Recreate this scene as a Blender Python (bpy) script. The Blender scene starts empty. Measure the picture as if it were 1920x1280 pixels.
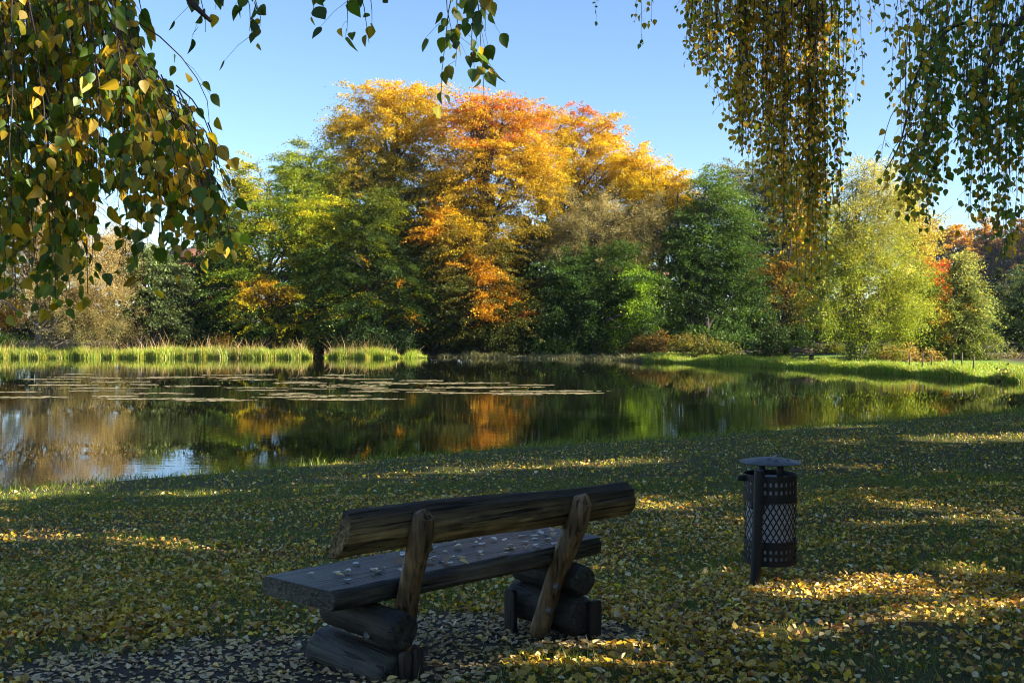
import bpy, math, random
import numpy as np
from mathutils import Vector, Matrix

SEED = 7
random.seed(SEED)
rng = np.random.default_rng(SEED)
scene = bpy.context.scene
COL = scene.collection

# ------------------------------------------------------------------ constants
F = 2000.0            # focal length in photo pixels (1920 wide)
HX, HY = 960.0, 600.0 # principal column, horizon row
CAMZ = 3.0            # eye height above the pond surface
SUN_AZ = math.radians(-18.0)   # sun stands to the right, a little ahead
SUN_EL = math.radians(26.0)
SD = np.array([math.cos(SUN_EL)*math.cos(SUN_AZ), math.cos(SUN_EL)*math.sin(SUN_AZ), math.sin(SUN_EL)])

def P(px, py, d):
    return np.array([(px-HX)/F*d, d, CAMZ+(HY-py)/F*d])

# ------------------------------------------------------------------ object helpers
def tag(o, label=None, cat=None, group=None, kind=None):
    if label: o['label'] = label
    if cat: o['category'] = cat
    if group: o['group'] = group
    if kind: o['kind'] = kind
    return o

def empty(name, loc, rz=0.0):
    o = bpy.data.objects.new(name, None)
    COL.objects.link(o)
    o.location = tuple(float(c) for c in loc); o.rotation_euler = (0, 0, rz)
    o.empty_display_size = 0.3
    return o

class Geo:
    """collects vertices, constant-size faces, per-vertex colours"""
    def __init__(self):
        self.v = []; self.c = []; self.f = []; self.n = 0
    def add(self, verts, faces, col=None):
        verts = np.asarray(verts, dtype=np.float64).reshape(-1, 3)
        if isinstance(faces, np.ndarray): faces = [faces]
        for f in faces:
            f = np.asarray(f, dtype=np.int64)
            if f.size: self.f.append(f + self.n)
        self.v.append(verts)
        if col is None: col = np.ones((len(verts), 3))*0.5
        col = np.asarray(col, dtype=np.float64)
        if col.ndim == 1: col = np.tile(col, (len(verts), 1))
        self.c.append(col)
        self.n += len(verts)
    def build(self, name, mat, parent=None, smooth=False, loc=None):
        v = np.concatenate(self.v) if self.v else np.zeros((0, 3))
        c = np.concatenate(self.c) if self.c else np.zeros((0, 3))
        if loc is not None: v = v - np.asarray(loc)
        me = bpy.data.meshes.new(name)
        me.vertices.add(len(v)); me.vertices.foreach_set('co', v.astype(np.float32).ravel())
        loops = np.concatenate([f.ravel() for f in self.f])
        tot = np.concatenate([np.full(len(f), f.shape[1]) for f in self.f])
        start = np.concatenate([[0], np.cumsum(tot)[:-1]])
        me.loops.add(len(loops)); me.loops.foreach_set('vertex_index', loops.astype(np.int32))
        me.polygons.add(len(tot)); me.polygons.foreach_set('loop_start', start.astype(np.int32))
        try: me.polygons.foreach_set('loop_total', tot.astype(np.int32))
        except Exception: pass
        me.update(calc_edges=True)
        a = me.attributes.new('col', 'FLOAT_COLOR', 'POINT')
        cc = np.ones((len(v), 4), dtype=np.float32); cc[:, :3] = c
        a.data.foreach_set('color', cc.ravel())
        if smooth: me.polygons.foreach_set('use_smooth', np.ones(len(tot), dtype=bool))
        me.materials.append(mat)
        o = bpy.data.objects.new(name, me); COL.objects.link(o)
        if parent is not None: o.parent = parent
        elif loc is not None: o.location = tuple(float(q) for q in loc)
        return o

def norm(a):
    a = np.asarray(a, dtype=np.float64)
    return a/np.maximum(np.linalg.norm(a, axis=-1, keepdims=True), 1e-9)

def tube(pts, rad, sides=7, cap=True, jitter=0.0, r=None):
    pts = np.asarray(pts, float); k = len(pts)
    rad = np.broadcast_to(np.asarray(rad, float), (k,))
    tan = norm(np.gradient(pts, axis=0))
    ref = np.array([0, 0, 1.0]) if abs(tan[0][2]) < 0.9 else np.array([1.0, 0, 0])
    a = norm(np.cross(tan, ref)); b = np.cross(tan, a)
    for i in range(1, k):
        if np.dot(a[i], a[i-1]) < 0: a[i] *= -1; b[i] *= -1
    th = np.linspace(0, 2*math.pi, sides, endpoint=False)
    rr = rad[:, None]*np.ones((1, sides))
    if jitter: rr = rr*(1+jitter*(r or rng).standard_normal((k, sides)))
    v = pts[:, None, :] + rr[..., None]*(np.cos(th)[None, :, None]*a[:, None, :]+np.sin(th)[None, :, None]*b[:, None, :])
    v = v.reshape(-1, 3)
    i = np.arange(k-1)[:, None]*sides; j = np.arange(sides)[None, :]; j2 = (j+1) % sides
    q = np.stack([i+j, i+j2, i+sides+j2, i+sides+j], -1).reshape(-1, 4)
    fs = [q]
    if cap:
        fs.append(np.arange(sides)[::-1][None, :].copy()); fs.append((np.arange(sides)+(k-1)*sides)[None, :])
    return v, fs

def box(x0, x1, y0, y1, z0, z1):
    v = np.array([[x, y, z] for z in (z0, z1) for y in (y0, y1) for x in (x0, x1)], float)
    f = np.array([[0, 2, 3, 1], [4, 5, 7, 6], [0, 1, 5, 4], [2, 6, 7, 3], [0, 4, 6, 2], [1, 3, 7, 5]])
    return v, f

def bevelled(o, w=0.004, seg=2):
    m = o.modifiers.new('bevel', 'BEVEL'); m.width = w; m.segments = seg; m.limit_method = 'ANGLE'
    return o

# ------------------------------------------------------------------ value noise (numpy)
_perm = np.random.default_rng(3).random((256, 256))
def vnoise(x, y, s=1.0, off=0):
    x = np.asarray(x, float)/s+off*17.3; y = np.asarray(y, float)/s+off*9.1
    xi = np.floor(x).astype(int); yi = np.floor(y).astype(int)
    fx = x-xi; fy = y-yi; fx = fx*fx*(3-2*fx); fy = fy*fy*(3-2*fy)
    g = lambda a, b: _perm[a % 256, b % 256]
    return (g(xi, yi)*(1-fx)+g(xi+1, yi)*fx)*(1-fy)+(g(xi, yi+1)*(1-fx)+g(xi+1, yi+1)*fx)*fy
def fbm(x, y, s, o=0):
    return (vnoise(x, y, s, o)+.5*vnoise(x, y, s/2, o+1)+.25*vnoise(x, y, s/4, o+2))/1.75

# ------------------------------------------------------------------ materials
def new_mat(name):
    m = bpy.data.materials.new(name); m.use_nodes = True
    nt = m.node_tree; nt.nodes.clear()
    return m, nt, nt.nodes, nt.links

def leaf_mat(name, trans=0.45, rough=0.55, gloss=0.04, tcol=(1.3, 1.12, .6)):
    m, nt, N, L = new_mat(name)
    out = N.new('ShaderNodeOutputMaterial')
    at = N.new('ShaderNodeAttribute'); at.attribute_name = 'col'
    d = N.new('ShaderNodeBsdfDiffuse'); t = N.new('ShaderNodeBsdfTranslucent')
    L.new(at.outputs['Color'], d.inputs['Color'])
    mul = N.new('ShaderNodeMix'); mul.data_type = 'RGBA'; mul.blend_type = 'MULTIPLY'; mul.inputs['Factor'].default_value = 1
    L.new(at.outputs['Color'], mul.inputs['A']); mul.inputs['B'].default_value = (*tcol, 1)
    L.new(mul.outputs['Result'], t.inputs['Color'])
    mx = N.new('ShaderNodeMixShader'); mx.inputs[0].default_value = trans
    L.new(d.outputs[0], mx.inputs[1]); L.new(t.outputs[0], mx.inputs[2])
    if gloss > 0:
        g = N.new('ShaderNodeBsdfGlossy'); g.inputs['Roughness'].default_value = rough
        g.inputs['Color'].default_value = (1, 1, 1, 1)
        m2 = N.new('ShaderNodeMixShader'); m2.inputs[0].default_value = gloss
        L.new(mx.outputs[0], m2.inputs[1]); L.new(g.outputs[0], m2.inputs[2]); L.new(m2.outputs[0], out.inputs[0])
    else:
        L.new(mx.outputs[0], out.inputs[0])
    return m

def bark_mat(name, c0, c1, scale=6, stretch=(1, 1, .25), rough=.9, bump=.6):
    m, nt, N, L = new_mat(name)
    out = N.new('ShaderNodeOutputMaterial'); b = N.new('ShaderNodeBsdfPrincipled')
    tc = N.new('ShaderNodeTexCoord'); mp = N.new('ShaderNodeMapping'); mp.inputs['Scale'].default_value = stretch
    nz = N.new('ShaderNodeTexNoise'); nz.inputs['Scale'].default_value = scale; nz.inputs['Detail'].default_value = 6
    cr = N.new('ShaderNodeValToRGB'); cr.color_ramp.elements[0].color = (*c0, 1); cr.color_ramp.elements[1].color = (*c1, 1)
    cr.color_ramp.elements[0].position = .35; cr.color_ramp.elements[1].position = .68
    bp = N.new('ShaderNodeBump'); bp.inputs['Strength'].default_value = bump; bp.inputs['Distance'].default_value = .02
    L.new(tc.outputs['Object'], mp.inputs[0]); L.new(mp.outputs[0], nz.inputs[0]); L.new(nz.outputs[0], cr.inputs[0])
    L.new(cr.outputs[0], b.inputs['Base Color']); L.new(nz.outputs[0], bp.inputs['Height']); L.new(bp.outputs[0], b.inputs['Normal'])
    b.inputs['Roughness'].default_value = rough
    L.new(b.outputs[0], out.inputs[0])
    return m

def plain_mat(name, c, rough=.5, metal=0.0, var=.15, scale=20, bump=0.0, spec=.5):
    m, nt, N, L = new_mat(name)
    out = N.new('ShaderNodeOutputMaterial'); b = N.new('ShaderNodeBsdfPrincipled')
    tc = N.new('ShaderNodeTexCoord'); nz = N.new('ShaderNodeTexNoise'); nz.inputs['Scale'].default_value = scale; nz.inputs['Detail'].default_value = 5
    cr = N.new('ShaderNodeValToRGB')
    cr.color_ramp.elements[0].color = (*[max(0, x*(1-var)) for x in c], 1); cr.color_ramp.elements[1].color = (*[x*(1+var) for x in c], 1)
    cr.color_ramp.elements[0].position = .3; cr.color_ramp.elements[1].position = .7
    L.new(tc.outputs['Object'], nz.inputs[0]); L.new(nz.outputs[0], cr.inputs[0]); L.new(cr.outputs[0], b.inputs['Base Color'])
    b.inputs['Roughness'].default_value = rough; b.inputs['Metallic'].default_value = metal
    b.inputs['Specular IOR Level'].default_value = spec
    if bump:
        bp = N.new('ShaderNodeBump'); bp.inputs['Strength'].default_value = bump; bp.inputs['Distance'].default_value = .005
        L.new(nz.outputs[0], bp.inputs['Height']); L.new(bp.outputs[0], b.inputs['Normal'])
    L.new(b.outputs[0], out.inputs[0])
    return m

def wood_mat(name, dark, mid, light, axis='X', rough=.5, spec=.4, moss=0.0, topdark=False):
    """weathered timber with grain running along one local axis, cracks and stains"""
    m, nt, N, L = new_mat(name)
    out = N.new('ShaderNodeOutputMaterial'); b = N.new('ShaderNodeBsdfPrincipled')
    tc = N.new('ShaderNodeTexCoord')
    s = {'X': (.8, 14, 14), 'Y': (14, .8, 14), 'Z': (14, 14, .8)}[axis]
    mp = N.new('ShaderNodeMapping'); mp.inputs['Scale'].default_value = s
    n1 = N.new('ShaderNodeTexNoise'); n1.inputs['Scale'].default_value = 3; n1.inputs['Detail'].default_value = 8; n1.inputs['Roughness'].default_value = .65; n1.inputs['Distortion'].default_value = .6
    n2 = N.new('ShaderNodeTexNoise'); n2.inputs['Scale'].default_value = 4; n2.inputs['Detail'].default_value = 4
    L.new(tc.outputs['Object'], mp.inputs[0]); L.new(mp.outputs[0], n1.inputs[0]); L.new(tc.outputs['Object'], n2.inputs[0])
    cr = N.new('ShaderNodeValToRGB'); e = cr.color_ramp.elements
    e[0].color = (*dark, 1); e[0].position = .33; e[1].color = (*light, 1); e[1].position = .75
    x = e.new(.52); x.color = (*mid, 1)
    L.new(n1.outputs[0], cr.inputs[0])
    st = N.new('ShaderNodeValToRGB'); st.color_ramp.elements[0].position = .38; st.color_ramp.elements[1].position = .62
    st.color_ramp.elements[0].color = (.3, .3, .28, 1); st.color_ramp.elements[1].color = (1, 1, 1, 1)
    L.new(n2.outputs[0], st.inputs[0])
    mu = N.new('ShaderNodeMix'); mu.data_type = 'RGBA'; mu.blend_type = 'MULTIPLY'; mu.inputs['Factor'].default_value = .85
    L.new(cr.outputs[0], mu.inputs['A']); L.new(st.outputs[0], mu.inputs['B'])
    last = mu.outputs['Result']
    if moss:
        n3 = N.new('ShaderNodeTexNoise'); n3.inputs['Scale'].default_value = 11; n3.inputs['Detail'].default_value = 6
        L.new(tc.outputs['Object'], n3.inputs[0])
        mr = N.new('ShaderNodeMapRange'); mr.inputs[1].default_value = .55; mr.inputs[2].default_value = .7; mr.inputs[4].default_value = moss
        L.new(n3.outputs[0], mr.inputs[0])
        mm = N.new('ShaderNodeMix'); mm.data_type = 'RGBA'; mm.inputs['B'].default_value = (.05, .075, .025, 1)
        L.new(mr.outputs[0], mm.inputs['Factor']); L.new(last, mm.inputs['A']); last = mm.outputs['Result']
    if topdark:
        sx = N.new('ShaderNodeSeparateXYZ'); L.new(tc.outputs['Object'], sx.inputs[0])
        nw = N.new('ShaderNodeMath'); nw.operation = 'MULTIPLY_ADD'; nw.inputs[1].default_value = .16; L.new(n2.outputs[0], nw.inputs[0]); L.new(sx.outputs['Z'], nw.inputs[2])
        xs_ = N.new('ShaderNodeMath'); xs_.operation = 'MULTIPLY_ADD'; xs_.inputs[1].default_value = .06; L.new(sx.outputs['X'], xs_.inputs[0]); L.new(nw.outputs[0], xs_.inputs[2])
        rw = N.new('ShaderNodeMapRange'); rw.inputs[1].default_value = .80; rw.inputs[2].default_value = .88; rw.inputs[4].default_value = .85; L.new(xs_.outputs[0], rw.inputs[0])
        mw = N.new('ShaderNodeMix'); mw.data_type = 'RGBA'; mw.inputs['B'].default_value = (.022, .02, .017, 1)
        L.new(rw.outputs[0], mw.inputs['Factor']); L.new(last, mw.inputs['A']); last = mw.outputs['Result']
    # long drying cracks
    mp3 = N.new('ShaderNodeMapping'); mp3.inputs['Scale'].default_value = tuple(q*2.2 if q > 1 else q*.9 for q in s)
    n4 = N.new('ShaderNodeTexNoise'); n4.inputs['Scale'].default_value = 1.6; n4.inputs['Detail'].default_value = 3; n4.inputs['Distortion'].default_value = .3
    L.new(tc.outputs['Object'], mp3.inputs[0]); L.new(mp3.outputs[0], n4.inputs[0])
    ck = N.new('ShaderNodeMapRange'); ck.inputs[1].default_value = .36; ck.inputs[2].default_value = .42
    L.new(n4.outputs[0], ck.inputs[0])
    mc = N.new('ShaderNodeMix'); mc.data_type = 'RGBA'; mc.blend_type = 'MULTIPLY'; mc.inputs['Factor'].default_value = 1
    cg = N.new('ShaderNodeMapRange'); cg.inputs[3].default_value = .25
    L.new(ck.outputs[0], cg.inputs[0]); L.new(last, mc.inputs['A']); L.new(cg.outputs[0], mc.inputs['B'])
    L.new(mc.outputs['Result'], b.inputs['Base Color'])
    hm = N.new('ShaderNodeMath'); hm.operation = 'ADD'; hq = N.new('ShaderNodeMath'); hq.operation = 'MULTIPLY'; hq.inputs[1].default_value = .8
    L.new(ck.outputs[0], hq.inputs[0]); L.new(n1.outputs[0], hm.inputs[0]); L.new(hq.outputs[0], hm.inputs[1])
    bp = N.new('ShaderNodeBump'); bp.inputs['Strength'].default_value = 1; bp.inputs['Distance'].default_value = .009
    L.new(hm.outputs[0], bp.inputs['Height']); L.new(bp.outputs[0], b.inputs['Normal'])
    b.inputs['Roughness'].default_value = rough; b.inputs['Specular IOR Level'].default_value = spec
    L.new(b.outputs[0], out.inputs[0])
    return m

M_LEAF = leaf_mat('crown_leaf', .5, gloss=.012, tcol=(1.25, 1.08, .45))
M_BIRCH = leaf_mat('birch_leaf', .58, rough=.5, gloss=.025)
M_LITTER = leaf_mat('litter_leaf', .15, rough=.45, gloss=.035, tcol=(1.1, .9, .6))
M_GRASS = leaf_mat('grass_blade', .4, rough=.5, gloss=.04, tcol=(1.2, 1.1, .5))
M_BARK = bark_mat('dark_bark', (.025, .02, .015), (.085, .07, .055))
M_TWIG = bark_mat('twig_bark', (.03, .02, .015), (.06, .04, .03), scale=20)
M_GREYBARK = bark_mat('grey_bark', (.07, .06, .045), (.2, .17, .13))
M_BIRCHBARK = bark_mat('birch_bark', (.05, .045, .04), (.62, .6, .56), scale=4, stretch=(1, 1, 2.5))

# ------------------------------------------------------------------ terrain
NSX = np.array([-400, -60, -40, -24, -14, -9.1, -5.9, .5, 4, 8.1, 17, 30, 45, 60, 400.])
NSY = np.array([-30, -8, 2, 11, 16.3, 19, 21.2, 25.9, 27.5, 30.4, 36.2, 43, 47.5, 50.3, 52.])
FSX = np.array([-400, -80, -40, -22, -12, -6, 0, 6, 10.5, 15, 18.2, 20.6, 22.6, 24.5, 29, 40, 52, 58, 400.])
FSY = np.array([70, 80, 87, 87.5, 87, 86, 84, 81, 76, 71, 66, 61, 55.5, 51.5, 52.5, 54, 52.5, 50.3, 52.])
ZY = np.array([-400, -10, 0, 4, 4.65, 5.75, 7.5, 10, 14, 20, 24, 25.8])
ZZ = np.array([2.5, 1.7, 1.55, 1.47, 1.42, 1.31, 1.11, .88, .62, .3, .1, -.03])

def near_shore(x): return np.interp(x, NSX, NSY)
def far_shore(x): return np.interp(x, FSX, FSY)

def ground_z(x, y):
    x = np.asarray(x, float); y = np.asarray(y, float)
    N = near_shore(x); Fy = far_shore(x)
    Ns = np.maximum(N, 9)
    yw = np.where(y < 8, y, 8+(y-8)*(25.8-8)/np.maximum(Ns-8, 1))
    z = np.interp(np.where(N < 9, np.minimum(yw, 8), yw), ZY, ZZ)
    s = N-y
    z = np.where(N < 12, z*np.clip(s/7, -1, 1), z)
    z = z + (fbm(x, y, 2.2)-.5)*.06*np.clip(s/2, 0, 1)
    pond = -.05-.12*np.minimum(np.minimum(-s, 6), np.minimum(np.maximum(Fy-y, 0), 6))
    z = np.where(s < 0, np.minimum(z, pond), z)
    t = y-Fy
    far = -.05+.22*np.clip((t+.2)/1.6, 0, 1)+.014*np.clip(t, 0, 60)+(fbm(x, y, 6)-.5)*.12*np.clip(t/3, 0, 1)
    z = np.where(t > -.2, np.maximum(far, -.05), z)
    closed = N >= Fy
    z = np.where(closed, np.where(y < N+6, np.maximum(z, .1), far), z)
    return z

def axis(parts):
    out = []
    for a, b, st in parts: out.append(np.arange(a, b, st))
    return np.concatenate(out)
gx = np.concatenate([axis([(-300, -80, 20), (-80, -30, 4), (-30, -10, .6), (-10, 8, .25), (8, 30, .5), (30, 70, 3), (70, 301, 20)])])
gy = np.concatenate([axis([(-120, -20, 20), (-20, 2, 2), (2, 14, .2), (14, 40, .4), (40, 60, .7), (60, 84, .4), (84, 120, 4), (120, 451, 30)])])
GX, GY = np.meshgrid(gx, gy)
GZ = ground_z(GX, GY)
far_roll = np.clip((GY-140)/300, 0, 1)
GZ = GZ*(1-far_roll)+1.4*far_roll
w = len(gx); h = len(gy)
ii = (np.arange(h-1)[:, None]*w+np.arange(w-1)[None, :]).ravel()
g = Geo(); g.add(np.stack([GX, GY, GZ], -1).reshape(-1, 3), np.stack([ii, ii+1, ii+w+1, ii+w], -1))

def bare(x, y):
    """worn earth round the bench (a trodden path along it)"""
    d = np.hypot((x+1.05)/1.2, (y-5.0)/.85)
    d2 = np.hypot((x+.2)/.95, (y-5.75)/.7)
    d3 = np.hypot((x+1.2)/.85, (y-4.5)/.62)
    m = np.maximum(np.maximum(1.15-d, 1.1-d2), 1.1-d3)
    return np.clip(m*2.2+(fbm(x, y, .5, 5)-.5)*1.3, 0, 1)

m, nt, N, L = new_mat('ground_earth')
out = N.new('ShaderNodeOutputMaterial'); b = N.new('ShaderNodeBsdfPrincipled')
at = N.new('ShaderNodeAttribute'); at.attribute_name = 'col'
tc = N.new('ShaderNodeTexCoord')
n1 = N.new('ShaderNodeTexNoise'); n1.inputs['Scale'].default_value = 9; n1.inputs['Detail'].default_value = 8; n1.inputs['Roughness'].default_value = .7
n2 = N.new('ShaderNodeTexNoise'); n2.inputs['Scale'].default_value = .9; n2.inputs['Detail'].default_value = 6
L.new(tc.outputs['Object'], n1.inputs[0]); L.new(tc.outputs['Object'], n2.inputs[0])
cr = N.new('ShaderNodeValToRGB'); cr.color_ramp.elements[0].color = (.45, .45, .45, 1); cr.color_ramp.elements[1].color = (1.5, 1.5, 1.5, 1)
cr.color_ramp.elements[0].position = .3; cr.color_ramp.elements[1].position = .72
L.new(n1.outputs[0], cr.inputs[0])
mu = N.new('ShaderNodeMix'); mu.data_type = 'RGBA'; mu.blend_type = 'MULTIPLY'; mu.inputs['Factor'].default_value = 1
L.new(at.outputs['Color'], mu.inputs['A']); L.new(cr.outputs[0], mu.inputs['B'])
L.new(mu.outputs['Result'], b.inputs['Base Color'])
bp = N.new('ShaderNodeBump'); bp.inputs['Strength'].default_value = .9; bp.inputs['Distance'].default_value = .03
L.new(n1.outputs[0], bp.inputs['Height']); L.new(bp.outputs[0], b.inputs['Normal'])
b.inputs['Roughness'].default_value = .92; b.inputs['Specular IOR Level'].default_value = .25
L.new(b.outputs[0], out.inputs[0])
M_GROUND = m
gxy = np.stack([GX.ravel(), GY.ravel()], -1)
soil = np.array([.032, .023, .016]); turf = np.array([.05, .042, .008]); lawn = np.array([.16, .26, .025]); wood = np.array([.05, .04, .025])
bm_ = bare(gxy[:, 0], gxy[:, 1])[:, None]
colg = turf*(1-bm_)+soil*bm_
tt = gxy[:, 1]-far_shore(gxy[:, 0])
lawnmask = (tt > -.3) & (gxy[:, 0] > 9.5) & (gxy[:, 0] < 32) & (tt < 22) & (gxy[:, 1] < 82)
colg[tt > -.3] = wood
colg[lawnmask] = lawn
g.c = [colg]
tag(g.build('ground', M_GROUND, smooth=True), 'leaf strewn grassy bank sloping down to the pond', kind='structure')

# ------------------------------------------------------------------ water
m, nt, N, L = new_mat('pond_water')
out = N.new('ShaderNodeOutputMaterial'); b = N.new('ShaderNodeBsdfPrincipled')
b.inputs['Base Color'].default_value = (.006, .008, .004, 1); b.inputs['Roughness'].default_value = 0.0; b.inputs['IOR'].default_value = 1.33
tc = N.new('ShaderNodeTexCoord')
mp = N.new('ShaderNodeMapping'); mp.inputs['Scale'].default_value = (.9, 2.6, 1)
nz = N.new('ShaderNodeTexNoise'); nz.inputs['Scale'].default_value = 1.5; nz.inputs['Detail'].default_value = 3; nz.inputs['Roughness'].default_value = .45
L.new(tc.outputs['Object'], mp.inputs[0]); L.new(mp.outputs[0], nz.inputs[0])
mp2 = N.new('ShaderNodeMapping'); mp2.inputs['Scale'].default_value = (.05, .09, 1)
n2 = N.new('ShaderNodeTexNoise'); n2.inputs['Scale'].default_value = 1; n2.inputs['Detail'].default_value = 2
L.new(tc.outputs['Object'], mp2.inputs[0]); L.new(mp2.outputs[0], n2.inputs[0])
mr = N.new('ShaderNodeMapRange'); mr.inputs[1].default_value = .4; mr.inputs[2].default_value = .62; mr.inputs[3].default_value = .12; mr.inputs[4].default_value = 1.0
L.new(n2.outputs[0], mr.inputs[0])
ml = N.new('ShaderNodeMath'); ml.operation = 'MULTIPLY'; ml.inputs[1].default_value = .0758
L.new(mr.outputs[0], ml.inputs[0])
bp = N.new('ShaderNodeBump'); bp.inputs['Distance'].default_value = .045
L.new(ml.outputs[0], bp.inputs['Strength']); L.new(nz.outputs[0], bp.inputs['Height']); L.new(bp.outputs[0], b.inputs['Normal'])
L.new(b.outputs[0], out.inputs[0])
M_WATER = m
g = Geo(); g.add([[-200, -25, 0], [75, -25, 0], [75, 92, 0], [-200, 92, 0]], np.array([[0, 1, 2, 3]]))
tag(g.build('water', M_WATER), 'dark still pond water mirroring the trees', kind='structure')

# ------------------------------------------------------------------ crown generator
DENS = 1.9
def spray_crown(geo, lobes, pal, n_per_m2=420, leaf=.15, spray=(1.5, .6, .1), droop=.35, shell=.55, bright_var=.18, flat=.55, accent=None, top_z=None, bot_z=None, keep=None, per=130, r=None, aspect=.62, hgt_pow=1.0):
    r = r or rng
    zc = np.array([l[0][2] for l in lobes]); zr = np.array([l[1][2] for l in lobes])
    tz = (zc+zr).max() if top_z is None else top_z
    bz = (zc-zr).min() if bot_z is None else bot_z
    for c, R in lobes:
        area = math.pi*((R[0]+R[1])/2)*R[2]
        n = max(3, int(area*n_per_m2*DENS/per))
        d = norm(r.standard_normal((n, 3)))
        rad = r.random(n)**(1/(2.0+3*shell))
        rad = rad*(1+.2*r.standard_normal(n))
        ctr = c+d*rad[:, None]*R
        outw = d*R; outw[:, 2] *= .25; outw[:, 2] += .05*np.abs(R[2])
        outw = norm(outw+.35*r.standard_normal((n, 3))*[1, 1, .3]*np.mean(R))
        side = norm(np.cross(outw, [0, 0, 1.0])); up = np.cross(side, outw)
        tilt = r.normal(0, .3, n)[:, None]
        up2 = norm(up+side*tilt); side = norm(np.cross(outw, up2))
        sc = r.uniform(.65, 1.35, n)
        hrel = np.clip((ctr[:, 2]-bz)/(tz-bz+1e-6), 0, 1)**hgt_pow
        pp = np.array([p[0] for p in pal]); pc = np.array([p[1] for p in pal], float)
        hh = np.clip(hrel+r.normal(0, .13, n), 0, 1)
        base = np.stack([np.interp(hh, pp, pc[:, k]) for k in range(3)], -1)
        if accent:
            for prob, acol, fn in accent:
                msk = (r.random(n) < prob)
                if fn is not None: msk &= fn(ctr)
                base[msk] = acol
        base = base*(1+bright_var*r.standard_normal(n))[:, None]
        k = per
        a = r.normal(0, .5, (n, k)); bb = r.normal(0, .5, (n, k)); e = r.normal(0, 1, (n, k))
        sa, sb, se = spray
        pos = ctr[:, None, :]+sc[:, None, None]*(a[..., None]*sa*outw[:, None, :]+bb[..., None]*sb*side[:, None, :]*(1-.35*np.clip(a, -1, 1))[..., None]+e[..., None]*se*up2[:, None, :])
        pos[..., 2] -= droop*np.clip(a+.3, 0, 2)**2*sc[:, None]
        pos = pos.reshape(-1, 3)
        cl = np.repeat(base, k, 0)
        cl = cl*(1+.22*r.standard_normal((len(cl), 1)))*(1+.06*r.standard_normal((len(cl), 3)))
        cl = np.clip(cl, .004, .85)
        upn = np.repeat(up2, k, 0)
        nrm = norm(flat*upn+(1-flat)*r.standard_normal(pos.shape)*1.1)
        if keep is not None:
            km = keep(pos); pos = pos[km]; cl = cl[km]; nrm = nrm[km]
        m_ = len(pos)
        if m_ == 0: continue
        t = norm(np.cross(nrm, r.standard_normal((m_, 3)))); bt = np.cross(nrm, t)
        sz = leaf*r.uniform(.6, 1.35, m_)[:, None]
        v = np.stack([pos-t*sz*.5, pos+bt*sz*.5*aspect+t*sz*.05, pos+t*sz*.55, pos-bt*sz*.5*aspect+t*sz*.05], 1).reshape(-1, 3)
        f = np.arange(m_*4).reshape(-1, 4)
        geo.add(v, f, np.repeat(cl, 4, 0))

def inpx(c, x0, x1, y0, y1):
    px = c[:, 0]/c[:, 1]*F+HX; py = HY-(c[:, 2]-CAMZ)/c[:, 1]*F
    return (px > x0) & (px < x1) & (py > y0) & (py < y1)

def alongpx(c, a, b, wd):
    px = c[:, 0]/c[:, 1]*F+HX; py = HY-(c[:, 2]-CAMZ)/c[:, 1]*F
    ax, ay = a; dx, dy = b[0]-a[0], b[1]-a[1]; L2 = dx*dx+dy*dy
    t = np.clip(((px-ax)*dx+(py-ay)*dy)/L2, 0, 1)
    d = np.hypot(px-ax-t*dx, py-ay-t*dy)
    return d < wd*(.5+1.1*vnoise(px, py, 22, 3))

def limbs(geo, base, topz, lobes, tr, r, n_limb=14, sides=7, lean=(0, 0), stems=1):
    """tapered trunk(s) plus limbs that reach into the lobes and fork"""
    base = np.asarray(base, float)
    H = topz-base[2]
    for s in range(stems):
        off = np.array([r.normal(0, tr*2.0), r.normal(0, tr*1.0), 0]) if stems > 1 else np.zeros(3)
        k = 9
        t = np.linspace(0, 1, k)
        wob = np.cumsum(r.normal(0, .012*H, (k, 2)), 0)*t[:, None]
        ax = np.stack([base[0]+off[0]*(1+2*t)+lean[0]*t+wob[:, 0], base[1]+off[1]+lean[1]*t+wob[:, 1], base[2]-.25+t*(H*.9+.25)], -1)
        trs = tr if stems == 1 else tr*r.uniform(.6, .9)
        rad = trs*(1-.9*t)**.9+.015; rad[0] *= 1.5
        geo.add(*tube(ax, rad, sides, cap=True, jitter=.05, r=r))
        nl = max(3, n_limb//stems)
        for i in range(nl):
            c, R = lobes[r.integers(len(lobes))]
            tgt = c+norm(r.standard_normal(3))*R*r.uniform(.45, .95)
            tt_ = np.clip((tgt[2]-base[2])/H-r.uniform(.08, .3), .15, .85)
            p0 = np.array([np.interp(tt_, t, ax[:, q]) for q in range(3)])
            q = np.linspace(0, 1, 6)[:, None]
            mid = p0+(tgt-p0)*q; mid[:, 2] += np.sin(q[:, 0]*math.pi)*.12*np.linalg.norm(tgt-p0)
            mid[1:-1] += r.normal(0, .05*np.linalg.norm(tgt-p0), (4, 3))
            r0 = max(.05, np.interp(tt_, t, rad)*.6)
            geo.add(*tube(mid, np.linspace(r0, .015, 6), 5, cap=False))
            for _ in range(3):
                j = r.integers(2, 5); e = mid[j]+norm(r.standard_normal(3)+[0, 0, .4])*r.uniform(.8, 2.0)
                geo.add(*tube(np.stack([mid[j], (mid[j]+e)/2+r.normal(0, .08, 3), e]), [r0*.4, .02, .01], 4, cap=False))

def px_lobes(ls, d):
    out = []
    for l in ls:
        px, py, rx, ry = l[:4]; dd = d+(l[4] if len(l) > 4 else 0)
        R = np.array([rx/F*dd, (rx/F*dd)*.5+(ry/F*dd)*.3, ry/F*dd])
        out.append((P(px, py, dd), R))
    return out

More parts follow.
